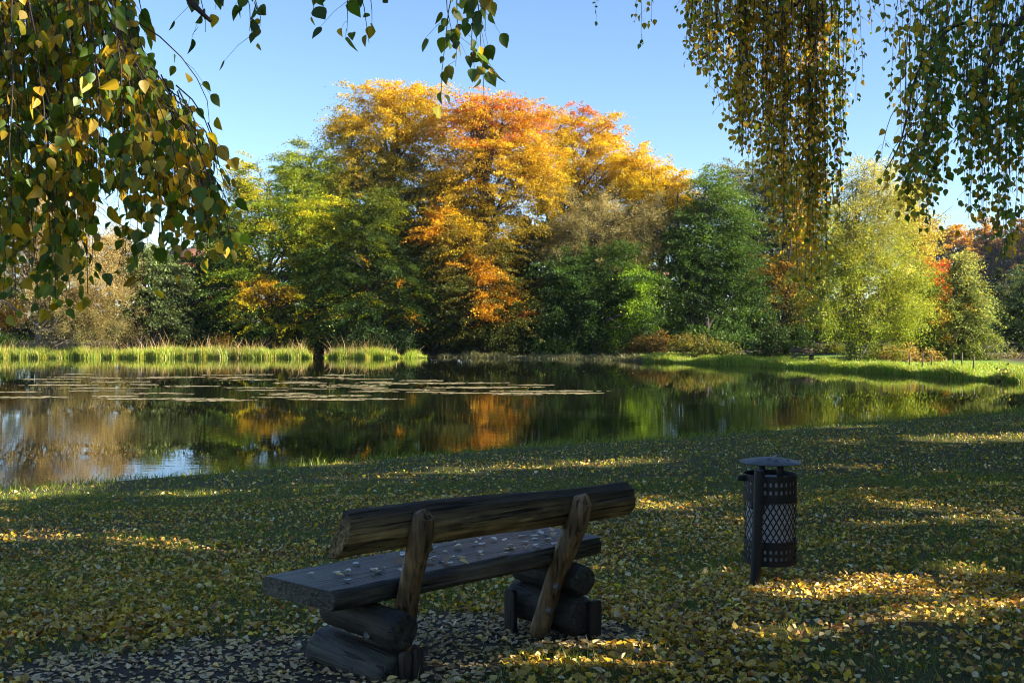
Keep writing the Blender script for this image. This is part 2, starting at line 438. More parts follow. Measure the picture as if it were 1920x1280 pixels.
def tree(name, label, cat, px, d, ls, pal, tr=.3, group=None, bark=None, n_limb=16, lean=(0, 0), stems=1, seed=0, top=None, **kw):
    r = np.random.default_rng(1000+seed)
    if px < 1260 and d < 100: d += 7 if px > 620 else 12
    x = (px-HX)/F*d
    base = np.array([x, d, float(ground_z(x, d))])
    e = empty(name, base)
    tag(e, label, cat, group)
    lobes = px_lobes(ls, d)
    topz = max(c[2]+R[2]*.75 for c, R in lobes) if top is None else top
    g1 = Geo(); limbs(g1, base, topz, lobes, tr, r, n_limb, lean=lean, stems=stems)
    g1.build('trunk', bark or M_BARK, e, smooth=True, loc=base)
    g2 = Geo(); spray_crown(g2, lobes, pal, r=r, **kw)
    g2.build('crown', M_LEAF, e, loc=base)
    return e

# palettes: (relative height, colour)
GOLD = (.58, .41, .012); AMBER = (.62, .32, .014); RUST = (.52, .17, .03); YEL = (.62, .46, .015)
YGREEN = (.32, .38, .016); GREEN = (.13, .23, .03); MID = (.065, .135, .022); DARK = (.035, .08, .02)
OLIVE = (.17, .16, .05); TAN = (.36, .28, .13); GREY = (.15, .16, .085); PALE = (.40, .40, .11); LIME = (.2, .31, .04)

# ------------------------------------------------------------------ trees of the far bank
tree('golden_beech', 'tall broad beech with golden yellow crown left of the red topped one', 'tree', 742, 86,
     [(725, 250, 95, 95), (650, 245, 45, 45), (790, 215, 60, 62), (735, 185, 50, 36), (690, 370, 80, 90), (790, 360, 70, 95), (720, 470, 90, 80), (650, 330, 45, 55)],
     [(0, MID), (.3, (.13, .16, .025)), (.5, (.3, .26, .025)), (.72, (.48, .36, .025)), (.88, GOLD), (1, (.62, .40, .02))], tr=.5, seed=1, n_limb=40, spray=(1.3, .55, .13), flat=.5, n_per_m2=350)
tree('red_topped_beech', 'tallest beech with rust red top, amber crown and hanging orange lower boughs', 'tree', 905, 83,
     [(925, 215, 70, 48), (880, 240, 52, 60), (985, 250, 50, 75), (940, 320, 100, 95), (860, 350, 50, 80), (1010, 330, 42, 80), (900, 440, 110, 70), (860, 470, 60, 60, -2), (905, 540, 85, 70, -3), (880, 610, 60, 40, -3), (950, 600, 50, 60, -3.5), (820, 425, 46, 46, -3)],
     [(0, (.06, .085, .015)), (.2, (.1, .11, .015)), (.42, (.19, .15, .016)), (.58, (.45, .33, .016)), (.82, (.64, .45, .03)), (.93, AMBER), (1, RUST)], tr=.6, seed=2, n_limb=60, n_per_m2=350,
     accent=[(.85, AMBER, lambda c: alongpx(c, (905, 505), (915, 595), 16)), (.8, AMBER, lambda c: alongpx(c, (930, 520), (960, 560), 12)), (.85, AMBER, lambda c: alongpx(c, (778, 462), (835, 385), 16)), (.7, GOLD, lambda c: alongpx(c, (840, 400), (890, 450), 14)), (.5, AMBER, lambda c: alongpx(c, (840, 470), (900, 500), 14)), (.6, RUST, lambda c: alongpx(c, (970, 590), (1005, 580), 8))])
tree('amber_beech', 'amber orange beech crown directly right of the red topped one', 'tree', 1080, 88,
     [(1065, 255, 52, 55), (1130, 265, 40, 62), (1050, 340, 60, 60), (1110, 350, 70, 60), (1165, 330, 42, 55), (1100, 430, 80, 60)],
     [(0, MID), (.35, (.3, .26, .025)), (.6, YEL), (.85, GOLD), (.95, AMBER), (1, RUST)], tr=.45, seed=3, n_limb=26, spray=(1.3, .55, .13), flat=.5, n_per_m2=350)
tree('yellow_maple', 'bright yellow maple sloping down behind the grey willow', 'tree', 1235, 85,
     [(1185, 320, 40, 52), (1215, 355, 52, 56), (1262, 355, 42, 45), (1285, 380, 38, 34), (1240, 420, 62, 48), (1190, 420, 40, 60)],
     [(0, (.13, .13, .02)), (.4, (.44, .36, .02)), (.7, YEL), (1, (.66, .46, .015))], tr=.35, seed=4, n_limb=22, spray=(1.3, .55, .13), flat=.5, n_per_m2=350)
tree('green_beech', 'rounded leaf green tree behind the yellow tipped beech', 'tree', 585, 80,
     [(580, 320, 58, 52), (620, 360, 45, 50), (560, 380, 62, 60), (610, 440, 60, 70), (540, 330, 34, 30)],
     [(0, MID), (.4, (.16, .24, .03)), (.75, (.27, .34, .03)), (1, (.28, .34, .06))], tr=.35, seed=5, n_limb=20)
tree('yellow_tipped_beech', 'tiered beech with yellow green bough tips at the reed bed', 'tree', 500, 77,
     [(455, 335, 30, 46), (480, 395, 55, 52), (450, 455, 55, 60), (540, 440, 75, 62), (590, 480, 52, 60), (470, 540, 85, 60), (560, 560, 80, 58), (520, 610, 90, 36), (590, 400, 50, 42)],
     [(0, MID), (.25, GREEN), (.5, (.22, .32, .03)), (.8, YGREEN), (1, (.55, .48, .04))], tr=.35, seed=6, n_limb=26, spray=(1.5, .65, .1), droop=.5, flat=.7,
     accent=[(.35, (.56, .52, .02), None), (.25, MID, None), (.8, (.64, .42, .03), lambda c: (np.abs(c[:, 0]/c[:, 1]*F+HX-505) < 55) & (np.abs(HY-(c[:, 2]-CAMZ)/c[:, 1]*F-545) < 22) & (c[:, 1] < 90.6))])
tree('dark_beech', 'dark green beech with layered boughs between yellow tipped and red topped beeches', 'tree', 700, 80.5,
     [(700, 440, 62, 60), (650, 510, 70, 62), (740, 510, 62, 62), (690, 580, 90, 52), (770, 570, 62, 52), (640, 590, 55, 40), (715, 390, 40, 40)],
     [(0, DARK), (.6, (.055, .10, .018)), (1, (.14, .18, .022))], tr=.3, seed=7, n_limb=22, spray=(1.5, .65, .1), droop=.5, flat=.7,
     accent=[(.12, YGREEN, None), (.04, AMBER, None)])
tree('grey_willow', 'thin crowned grey brown willow in front of the yellow maple', 'tree', 1120, 82,
     [(1080, 420, 62, 58), (1150, 420, 60, 62), (1215, 420, 46, 52), (1060, 480, 52, 60), (1120, 500, 70, 60), (1185, 470, 60, 55)],
     [(0, (.1, .12, .045)), (.5, (.22, .2, .08)), (1, (.34, .3, .14))], tr=.3, seed=8, n_limb=60, leaf=.13, n_per_m2=330, spray=(.9, .45, .22), droop=.3, flat=.1, aspect=.4)
tree('dark_alder', 'dark green alder leaning over the water with sunlit right boughs', 'tree', 1110, 80,
     [(1060, 530, 55, 52), (1120, 560, 72, 60), (1180, 545, 42, 62), (1060, 600, 62, 48), (1140, 625, 72, 40), (1205, 600, 34, 30, -2), (1050, 640, 50, 26), (1165, 490, 36, 36), (1200, 535, 40, 26, -2), (1100, 500, 40, 34)],
     [(0, DARK), (.6, (.045, .10, .02)), (1, MID)], tr=.3, seed=9, n_limb=22, accent=[(.7, (.2, .34, .02), lambda c: alongpx(c, (1215, 560), (1150, 620), 22)), (.5, (.17, .3, .02), lambda c: alongpx(c, (1185, 500), (1225, 560), 20))], spray=(1.5, .65, .12), droop=.4, flat=.6)  # sunlit look of the right boughs is painted in as lighter leaf colour
tree('green_alder', 'tall green alder with lit right edge beside the yellow maple', 'tree', 1330, 89,
     [(1340, 365, 48, 48), (1370, 420, 48, 55), (1310, 430, 52, 62), (1385, 490, 52, 45), (1330, 510, 62, 50), (1280, 480, 42, 60), (1400, 540, 40, 35), (1300, 560, 60, 40)],
     [(0, DARK), (.5, MID), (1, (.12, .2, .035))], tr=.3, seed=10, n_limb=22, stems=2)
tree('hazy_tall_tree', 'grey green tall tree behind the green alder', 'tree', 1430, 135,
     [(1390, 340, 60, 42), (1450, 345, 60, 50), (1440, 430, 80, 80), (1510, 370, 50, 70), (1460, 540, 90, 80), (1530, 480, 60, 90)],
     [(0, MID), (.6, (.15, .18, .09)), (1, (.24, .27, .16))], tr=.4, seed=11, n_limb=60, leaf=.2, n_per_m2=200)
tree('brown_birch', 'brown gold thin tree with dark stems left of the pale tree', 'tree', 1475, 78,
     [(1470, 520, 36, 60), (1510, 540, 28, 60), (1485, 600, 42, 42), (1500, 450, 30, 60)],
     [(0, (.12, .1, .03)), (.5, (.3, .19, .03)), (1, (.3, .2, .04))], tr=.14, seed=12, n_limb=20, stems=3, leaf=.16, n_per_m2=200)
tree('pale_willow', 'large pale yellow green tree with several stems on the sunny lawn', 'tree', 1600, 68,
     [(1625, 335, 58, 44), (1590, 420, 66, 62), (1665, 400, 62, 70), (1570, 510, 82, 62), (1660, 500, 76, 72), (1560, 590, 72, 52), (1650, 600, 76, 58), (1700, 560, 40, 70), (1610, 470, 60, 80), (1640, 655, 60, 24)],
     [(0, (.24, .33, .045)), (.5, (.36, .40, .06)), (1, (.5, .47, .15))], tr=.17, seed=13, n_limb=60, stems=4, leaf=.12, n_per_m2=420, spray=(1.0, .5, .22), droop=.35, flat=.15, bark=M_GREYBARK, aspect=.5)
tree('yellow_poplar', 'upright yellow poplar just right of the pale tree', 'tree', 1712, 77,
     [(1700, 400, 36, 62), (1715, 470, 40, 72), (1712, 560, 40, 82), (1690, 620, 40, 50), (1735, 430, 16, 40), (1722, 630, 34, 40)],
     [(0, (.34, .27, .05)), (.5, (.45, .38, .07)), (1, (.55, .46, .1))], tr=.18, seed=14, n_limb=22, leaf=.16, n_per_m2=260, flat=.2)
tree('green_sapling', 'small bright green tree between yellow poplar and scarlet tree', 'tree', 1727, 72,
     [(1728, 545, 26, 36), (1722, 590, 24, 30), (1740, 640, 26, 28)], [(0, MID), (1, LIME)], tr=.1, seed=15, n_limb=8)
tree('scarlet_maple', 'scarlet orange maple behind the cone shaped tree', 'tree', 1765, 75,
     [(1752, 520, 22, 30), (1765, 555, 32, 30), (1785, 560, 26, 28), (1770, 600, 42, 32), (1760, 640, 40, 32)],
     [(0, (.2, .15, .03)), (.45, (.45, .24, .03)), (.75, (.55, .18, .025)), (1, (.55, .1, .03))], tr=.14, seed=16, n_limb=12)
tree('cone_shaped_tree', 'cone shaped grey green tree on the right shore', 'tree', 1795, 70,
     [(1808, 495, 22, 28), (1810, 535, 36, 36), (1815, 585, 48, 40), (1825, 630, 52, 36), (1815, 660, 56, 26)],
     [(0, (.15, .19, .05)), (.5, (.22, .28, .08)), (1, (.32, .34, .12))], tr=.14, seed=17, n_limb=26, leaf=.14, n_per_m2=560, spray=(1.0, .45, .14))
tree('blue_green_tree', 'dim blue green tree cut by the right edge of the view', 'tree', 1915, 82,
     [(1915, 590, 42, 45), (1900, 630, 36, 40), (1945, 560, 50, 60), (1960, 650, 50, 50)],
     [(0, DARK), (1, (.1, .15, .07))], tr=.2, seed=18, n_limb=12)
for i, (px, d, py, rw, rh, lab, pal) in enumerate([  # bluish haze tint is mixed into the lower crown colours
    (1775, 260, 470, 55, 60, 'hazy wooded crown with golden top behind the scarlet maple', [(0, (.03, .05, .04)), (.72, (.05, .055, .04)), (.82, (.5, .3, .04)), (1, (.62, .36, .04))]),
    (1850, 265, 475, 60, 68, 'hazy wooded crown with orange top behind the cone shaped tree', [(0, (.03, .05, .04)), (.74, (.05, .055, .04)), (.88, (.42, .24, .06)), (1, (.5, .3, .06))]),
    (1925, 258, 470, 60, 62, 'hazy dark wooded crown behind the blue green tree', [(0, (.03, .04, .03)), (.7, (.06, .055, .03)), (1, (.35, .2, .05))]),
    (1990, 265, 440, 70, 90, 'hazy dark wooded crown beyond the right edge', [(0, (.03, .04, .03)), (1, (.08, .07, .03))])]):
    tree('woodland_tree', lab, 'tree', px, d,
         [(px, py-rh*.35, rw*.6, rh*.55), (px-rw*.5, py+rh*.2, rw*.6, rh*.6), (px+rw*.5, py+rh*.15, rw*.6, rh*.6), (px, py+rh, rw*.9, rh*.8), (px, 620, rw*1.05, 60)],
         pal, tr=.4, seed=30+i, n_limb=10, leaf=.55, n_per_m2=50, spray=(2.4, 1.1, .3), group='hazy trees at the far right end of the pond')
# left side
tree('tan_willow', 'wispy tan willow with grey trunk at the left end of the reeds', 'tree', 72, 73.8,
     [(110, 420, 85, 90), (60, 470, 60, 80), (170, 500, 82, 82), (110, 560, 90, 60), (200, 580, 60, 50), (60, 380, 60, 60), (160, 620, 70, 34), (-10, 470, 50, 80)],
     [(0, (.22, .22, .07)), (.4, (.46, .36, .15)), (1, (.52, .42, .2))], tr=.3, seed=40, n_limb=90, leaf=.11, n_per_m2=480, spray=(.8, .5, .28), droop=.25, flat=.05, bark=M_GREYBARK, aspect=.4)
tree('pale_green_tree', 'small pale green leafy tree right of the wispy tan willow', 'tree', 290, 76,
     [(285, 500, 40, 40), (320, 540, 42, 42), (270, 560, 42, 42), (310, 600, 52, 36)], [(0, (.06, .09, .03)), (1, (.17, .23, .08))], tr=.14, seed=41, n_limb=12, leaf=.2)
tree('shaded_alder', 'dark shaded alder left of the yellow tipped beech', 'tree', 380, 82,
     [(385, 560, 62, 62), (350, 600, 52, 46), (420, 600, 52, 50), (395, 500, 36, 30)], [(0, DARK), (1, (.06, .11, .03))], tr=.2, seed=42, n_limb=14)
# trees standing farther back, seen through the gaps
for i, (px, d, py, rw, rh, lab, pal) in enumerate([
    (230, 100, 470, 60, 50, 'red brown bare crowned tree in front of the brick house', [(0, (.12, .07, .03)), (1, (.3, .17, .08))]),
    (430, 105, 480, 70, 90, 'dark tree standing behind the yellow tipped beech', [(0, DARK), (1, (.09, .13, .03))]),
    (660, 100, 480, 110, 130, 'dark tree standing behind the dark beech', [(0, DARK), (1, (.09, .1, .03))]),
    (830, 100, 470, 110, 150, 'dark tree standing behind the red topped beech', [(0, DARK), (1, (.12, .1, .03))]),
    (1000, 100, 500, 110, 120, 'dark tree standing behind the grey willow', [(0, DARK), (1, (.1, .1, .03))]),
    (1180, 102, 500, 80, 80, 'dark tree standing behind the dark alder', [(0, DARK), (1, (.09, .11, .03))])]):
    tree('woodland_tree', lab, 'tree', px, d,
         [(px, py-rh*.3, rw*.7, rh*.6), (px-rw*.45, py+rh*.3, rw*.55, rh*.6), (px+rw*.45, py+rh*.3, rw*.55, rh*.6), (px, py+rh*.7, rw, rh*.6)],
         pal, tr=.35, seed=50+i, n_limb=24, leaf=.3, n_per_m2=110, group='trees standing behind the front row')

rb = np.random.default_rng(61)
for i in range(17):
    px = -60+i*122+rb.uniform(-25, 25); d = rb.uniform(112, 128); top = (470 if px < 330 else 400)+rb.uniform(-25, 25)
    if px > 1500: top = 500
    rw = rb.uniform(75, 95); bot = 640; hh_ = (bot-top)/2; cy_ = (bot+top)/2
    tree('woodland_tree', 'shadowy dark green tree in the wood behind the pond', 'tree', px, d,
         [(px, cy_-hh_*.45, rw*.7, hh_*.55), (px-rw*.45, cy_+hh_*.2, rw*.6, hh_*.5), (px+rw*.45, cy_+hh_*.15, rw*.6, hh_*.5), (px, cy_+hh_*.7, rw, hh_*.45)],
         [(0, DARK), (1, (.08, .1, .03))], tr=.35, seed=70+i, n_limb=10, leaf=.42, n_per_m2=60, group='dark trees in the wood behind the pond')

def shrub(name, label, px, d, ls, pal, seed, **kw):
    r = np.random.default_rng(2000+seed)
    if px < 1260 and d < 100: d += 7 if px > 620 else 12
    x = (px-HX)/F*d; base = np.array([x, d, float(ground_z(x, d))])
    e = empty(name, base); tag(e, label, 'shrub', kw.pop('group', None))
    lobes = px_lobes(ls, d)
    g1 = Geo()
    for i in range(kw.pop('stems', 16)):
        c, R = lobes[r.integers(len(lobes))]
        tip = c+norm(r.standard_normal(3))*R*.9; q = np.linspace(0, 1, 5)[:, None]
        p0 = base+[r.normal(0, .3), r.normal(0, .3), -.1]
        pts = p0+(tip-p0)*q; pts[1:-1] += r.normal(0, .12, (3, 3))
        g1.add(*tube(pts, np.linspace(.04, .012, 5), 5, cap=False))
    g1.build('stem', M_TWIG, e, loc=base)
    g2 = Geo(); spray_crown(g2, lobes, pal, r=r, **kw)
    g2.build('foliage', M_LEAF, e, loc=base)
    return e
SH = dict(leaf=.15, n_per_m2=330, spray=(.6, .4, .18), flat=.2, per=40)
shrub('orange_shrub', 'bright orange shrub at the left edge of the far bank', 5, 75.5, [(5, 590, 36, 26), (30, 580, 26, 18), (-20, 585, 30, 30)], [(0, AMBER), (1, (.6, .32, .03))], 1, **SH)
shrub('low_green_shrub', 'low green shrub under the bright orange shrub', 20, 74.5, [(15, 637, 40, 14)], [(0, GREEN), (1, LIME)], 2, **SH)
shrub('bare_shrub', 'bare twiggy shrub right of the wispy tan willow', 240, 75, [(235, 610, 36, 30), (270, 615, 30, 24)], [(0, (.16, .13, .06)), (1, (.28, .22, .12))], 3, leaf=.1, n_per_m2=140, spray=(.6, .4, .2), flat=.1, stems=70)
shrub('round_dark_shrub', 'round dark green shrub behind the small reed clump', 618, 78.5, [(615, 615, 26, 32), (600, 630, 18, 22)], [(0, DARK), (1, (.06, .11, .04))], 4, **SH)
shrub('gold_brown_shrub', 'broad gold brown shrub on the grassy bank under the green alder', 1320, 76.5, [(1330, 652, 48, 17), (1285, 645, 34, 18), (1365, 657, 28, 13)], [(0, (.08, .11, .025)), (.6, (.15, .16, .03)), (1, (.26, .21, .04))], 5, **SH)
shrub('rust_shrub', 'dull rust brown shrub left of the broad gold brown one', 1225, 78, [(1225, 645, 40, 24), (1190, 655, 30, 18)], [(0, (.08, .07, .02)), (1, (.22, .14, .03))], 6, **SH)
shrub('shaded_shrub', 'dark green shrub between green alder and lawn', 1465, 77, [(1460, 640, 46, 30), (1500, 630, 30, 30), (1430, 655, 30, 20)], [(0, DARK), (1, (.07, .12, .04))], 7, **SH)
shrub('yellow_green_shrub', 'sunlit yellow green shrub behind the far bench', 1545, 80, [(1545, 660, 30, 14), (1565, 652, 20, 14)], [(0, YGREEN), (1, (.36, .34, .07))], 8, **SH)
shrub('tawny_shrub', 'tawny dry shrub at the foot of the yellow poplar', 1690, 67, [(1690, 668, 40, 20), (1655, 675, 24, 14), (1735, 672, 30, 16)], [(0, (.25, .17, .06)), (1, (.36, .27, .09))], 9, **SH)
shrub('waterside_shrub', 'small round shrub at the water edge far right', 1885, 52.5, [(1882, 708, 24, 14), (1905, 712, 20, 12)], [(0, (.1, .12, .04)), (1, (.26, .27, .09))], 10, **SH)
shrub('brown_hedge_shrub', 'brown scrub behind the water edge at the right edge of the view', 1900, 72, [(1890, 675, 36, 14), (1940, 675, 40, 20)], [(0, (.1, .08, .03)), (1, (.24, .2, .09))], 11, **SH)
shrub('waterside_alder_shrub', 'dark shrub overhanging the water below the dark alder', 1060, 79.5, [(1050, 650, 50, 22), (1100, 660, 46, 14)], [(0, DARK), (1, MID)], 12, **SH)
shrub('understory_shrub', 'dark shrub in shade under the dark beech', 690, 79.5, [(690, 640, 60, 24), (750, 640, 40, 22)], [(0, DARK), (1, (.04, .08, .03))], 13, **SH)
shrub('understory_shrub', 'dark shrub in shade behind the middle of the long reed bed', 470, 79, [(450, 640, 70, 20), (530, 635, 50, 24)], [(0, DARK), (1, (.05, .09, .03))], 14, **SH)
shrub('golden_shrub', 'small golden shrub above the reeds under the yellow tipped beech', 415, 76.2, [(415, 637, 24, 9)], [(0, (.3, .2, .03)), (1, (.5, .32, .04))], 15, **SH)

rb = np.random.default_rng(62)
for i in range(34):
    px = 330+i*58+rb.uniform(-14, 14); d = rb.uniform(86, 94); hgt = rb.uniform(24, 52)
    if px > 1400: hgt = 26
    if i >= 20: px = 1120+(i-20)*58+rb.uniform(-14, 14); d = rb.uniform(98, 108); hgt = rb.uniform(76, 98)
    SHB = dict(leaf=.22, n_per_m2=150, spray=(.8, .5, .2), flat=.2, per=40)
    d = max(d, far_shore((px-HX)/F*d)+3.0)-(7 if px > 620 else 12)*(px < 1260)
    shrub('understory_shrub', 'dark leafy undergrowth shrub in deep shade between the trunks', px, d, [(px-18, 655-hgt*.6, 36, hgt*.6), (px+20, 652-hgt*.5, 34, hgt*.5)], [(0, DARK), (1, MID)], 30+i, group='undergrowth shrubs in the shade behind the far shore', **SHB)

# ------------------------------------------------------------------ houses behind the trees
M_BRICK = plain_mat('red_brick', (.28, .085, .055), .85, var=.3, scale=9)
M_WALLW = plain_mat('white_render', (.72, .72, .70), .8, var=.05)
M_WALLG = plain_mat('grey_render', (.36, .38, .41), .8, var=.05)
M_ROOF = plain_mat('roof_tile', (.19, .08, .05), .8, var=.3)
M_WIN = plain_mat('window_glass', (.03, .04, .05), .08, var=.1)
M_WHITE = plain_mat('white_paint', (.78, .78, .77), .5, var=.04)
def house(label, px0, px1, py_eave, d, dep, wall, cols, rows):
    x0, x1 = (px0-HX)/F*d, (px1-HX)/F*d; cx = (x0+x1)/2; hw = (x1-x0)/2
    gz = float(ground_z(cx, d)); zt = CAMZ+(HY-py_eave)/F*d-gz
    e = empty('house', (cx, d, gz)); tag(e, label, 'house')
    g = Geo(); g.add(*box(-hw, hw, 0, dep, -.3, zt)); g.build('wall', wall, e)
    g = Geo(); rz = zt+hw*.55
    v = np.array([[-hw-.4, -.4, zt+.003], [hw+.4, -.4, zt+.003], [hw+.4, dep+.4, zt+.003], [-hw-.4, dep+.4, zt+.003], [-hw-.4, dep/2, rz], [hw+.4, dep/2, rz]])
    g.add(v, [np.array([[0, 1, 5, 4], [2, 3, 4, 5], [3, 2, 1, 0]]), np.array([[0, 4, 3], [1, 2, 5]])]); g.build('roof', M_ROOF, e)
    for i in range(cols):
        for j in range(rows):
            wx = -hw+(i+.5)*2*hw/cols; wz = 1.0+j*2.9
            if wz+1.4 > zt: continue
            g = Geo(); g.add(*box(wx-.55, wx+.55, -.02, .08, wz, wz+1.35)); wn = g.build('window', M_WIN, e)
            g = Geo()
            for bx in ((wx-.62, wx-.55, wz-.07, wz+1.42), (wx+.55, wx+.62, wz-.07, wz+1.42), (wx-.548, wx+.548, wz+1.35, wz+1.42), (wx-.548, wx+.548, wz-.07, wz), (wx-.03, wx+.03, wz+.002, wz+1.348)):
                g.add(*box(bx[0], bx[1], -.05, .06, bx[2], bx[3]))
            g.build('frame', M_WHITE, wn)
    return e
house('red brick house showing between the tan willow and the green trees', 312, 392, 482, 118, 9, M_BRICK, 3, 4)
house('white rendered house at the left edge behind the tan willow', -150, -75, 445, 112, 9, M_WALLG, 4, 3)
house('pale house glimpsed between the dark alder and the green alder', 1195, 1250, 515, 120, 9, M_WALLG, 3, 3)

# ------------------------------------------------------------------ blades (grass, reeds)
def blades(geo, x, y, hgt, wid, col, lean=.35, r=None, z=None):
    r = r or rng
    n = len(x); z = ground_z(x, y) if z is None else z
    a = r.uniform(0, 2*math.pi, n); w = np.stack([np.cos(a), np.sin(a), np.zeros(n)], -1)*wid[:, None]*.5
    l = np.stack([r.normal(0, lean, n), r.normal(0, lean, n), np.ones(n)], -1)
    p = np.stack([x, y, z-.01], -1)
    mid = p+l*(hgt*.55)[:, None]*[.6, .6, 1]; tip = p+l*hgt[:, None]*[1.5, 1.5, .95]
    v = np.stack([p-w, p+w, mid+w*.75, mid-w*.75, tip], 1).reshape(-1, 3)
    i = np.arange(n)[:, None]*5
    geo.add(v, [i+np.array([[0, 1, 2, 3]]), i+np.array([[3, 2, 4]])], np.repeat(col, 5, 0))

def colmix(n, cols, probs, var=.2, r=None):
    r = r or rng
    c = np.array(cols, float)[r.choice(len(cols), n, p=probs)]
    return np.clip(c*(1+var*r.standard_normal((n, 1))), .004, .9)

# reeds on the far left bank
def reed_bed(px0, px1, label, n, d0, hmul=1.0):
    r = np.random.default_rng(int(px0)+777)
    px = r.uniform(px0, px1, n)
    edge = np.clip(np.minimum(px-px0, px1-px)/18, .25, 1) if px0 > -50 else np.clip((px1-px)/18, .25, 1)
    d = d0+r.random(n)*2.6*edge+1.1*(vnoise(px, px*0, 17, 2)-.5)
    x = (px-HX)/F*d
    h = (.45+.75*fbm(px, d*40, 26, 4))*r.uniform(.5, 1.3, n)*edge**.5*hmul
    tall = r.random(n) < .03*(.3+2*vnoise(px, px*0, 40, 5)); h = np.where(tall, h*r.uniform(1.4, 2.2, n), h)
    c = colmix(n, [(.26, .42, .03), (.36, .45, .035), (.5, .43, .06), (.52, .32, .05)], [.45, .33, .14, .08], .2, r)
    tint = fbm(px, px*0, 45, 8)[:, None]
    c = c*(.6+.8*tint); c = np.where(tall[:, None], np.array([.42, .30, .1]), c)
    g = Geo(); blades(g, x, d, h, np.full(n, .035), c, .16, r, z=np.maximum(ground_z(x, d), -.12))
    return tag(g.build('reeds', M_GRASS), label, 'reeds', kind='stuff')
reed_bed(-120, 586, 'long bright green reed bed along the far left bank', 30000, 84.2)
reed_bed(608, 750, 'small bright green reed clump right of the long reed bed', 8500, 84.0, 1.0)
reed_bed(752, 800, 'sparse dark reeds beside the small bright clump', 900, 84.2, .9)
# bank grass on the right lawn
r = np.random.default_rng(5)
n = 70000
px = r.uniform(1225, 1960, n); x = r.uniform(9.5, 30, n); t = np.abs(r.normal(0, 1, n))*1.2+r.random(n)*.3
t = np.where(r.random(n) < .4, r.random(n)*13, t)
y = far_shore(x)+t-.25
h = np.where(t < 1.6, .36, .13)*r.uniform(.4, 1.5, n)*(.25+1.5*fbm(x, y, 1.6, 3))
c = colmix(n, [(.24, .40, .03), (.34, .43, .035), (.46, .40, .06), (.42, .26, .05)], [.5, .3, .13, .07], .2, r)
g = Geo(); blades(g, x, y, h, np.full(n, .04), c, .25, r)
tag(g.build('bank_grass', M_GRASS), 'sunlit long grass on the right far bank', 'grass', kind='stuff')
# dry stalks and scrub along the shaded middle shore
n = 5000
x = r.uniform(-6, 13, n); y = far_shore(x)+r.random(n)*1.2-.15
h = r.uniform(.1, .5, n)*(.3+1.2*vnoise(x, y, .8, 9)**2)
g = Geo(); blades(g, x, y, h, np.full(n, .04), colmix(n, [(.2, .17, .07), (.1, .14, .04)], [.5, .5], .2, r), .35, r)
tag(g.build('shore_grass', M_GRASS), 'dry tufts along the shaded middle shore', 'grass', kind='stuff')

# ------------------------------------------------------------------ lily rafts
r = np.random.default_rng(11)
M_PAD = leaf_mat('floating_leaf', .1, rough=.35, gloss=.06)
def raft(px, py, wpx, hpx):
    d = F*CAMZ/(py-HY)
    c = np.array([(px-HX)/F*d, d, 0.0])
    a = wpx/F*d*.5; b_ = hpx/2*d*d/(F*CAMZ)
    a *= 1.25; b_ *= .8
    n = int(min(700, max(60, a*b_*22)))
    nb_ = 5
    bc = np.column_stack([np.linspace(-.7, .7, nb_)+r.normal(0, .06, nb_), r.normal(0, .2, nb_)]); bs = np.column_stack([r.uniform(.4, .52, nb_), r.uniform(.2, .4, nb_)])
    ib = r.integers(0, nb_, n); q = bc[ib]+r.normal(0, 1, (n, 2))*bs[ib]*.6
    pos = np.stack([c[0]+q[:, 0]*a, c[1]+q[:, 1]*b_, .004+.006*r.random(n)], -1)
    k = 8; th = np.linspace(.35, 2*math.pi-.35, k)+r.uniform(0, 6.28, n)[:, None]
    s = r.uniform(.07, .18, n)
    ring = pos[:, None, :]+np.stack([np.cos(th)*s[:, None], np.sin(th)*s[:, None], .008*r.random((n, k))], -1)
    v = np.concatenate([pos[:, None, :], ring], 1).reshape(-1, 3)
    f = (np.arange(n)[:, None]*(k+1)+np.arange(k+1)[None, :])
    cl = colmix(n, [(.29, .25, .15), (.24, .2, .11), (.17, .19, .07), (.15, .11, .06)], [.45, .3, .15, .1], .15, r)
    g = Geo(); g.add(v, f, np.repeat(cl, k+1, 0))
    return g.build('lily_raft', M_PAD, loc=c)
RAFTS = [(600, 708, 80, 7), (470, 712, 70, 5), (330, 707, 90, 5), (650, 722, 100, 6), (745, 718, 90, 4), (820, 719, 60, 4), (880, 718, 110, 5), (930, 726, 120, 5), (1010, 733, 130, 6), (870, 737, 70, 4), (620, 742, 120, 6), (690, 748, 80, 4), (400, 751, 100, 7), (550, 738, 60, 4), (300, 738, 80, 4), (250, 748, 90, 5), (120, 722, 110, 5), (190, 728, 120, 5), (60, 745, 110, 6), (30, 735, 60, 5), (360, 724, 70, 4), (480, 727, 90, 4), (560, 716, 60, 3), (780, 731, 70, 4), (960, 737, 80, 4), (1060, 737, 80, 5), (700, 734, 70, 4), (230, 716, 80, 4), (150, 707, 70, 3), (430, 703, 90, 3), (520, 745, 50, 4), (840, 727, 60, 4), (90, 711, 80, 4), (690, 711, 60, 3), (580, 729, 60, 4), (330, 748, 60, 4), (1000, 722, 60, 3)]
_rr = np.random.default_rng(17)
for _q in list(RAFTS)[:34]:
    RAFTS.append((_q[0]+_rr.uniform(-90, 70), float(np.clip(_q[1]+_rr.uniform(-7, 7), 701, 753)), _q[2]*_rr.uniform(.4, .9), _q[3]*.8))
for i, (px, py, wp, hp) in enumerate(RAFTS):
    o = raft(px, py, wp, hp)
    tag(o, 'flat tan raft of floating lily leaves on the dark water', 'lily pads', 'lily rafts drifting on the pond')
    if px == 1010: o['label'] = 'long tan lily raft reaching farthest right, in front of the red topped beech reflection'
    if px == 400: o['label'] = 'tan lily raft nearest the grassy bank on the left'

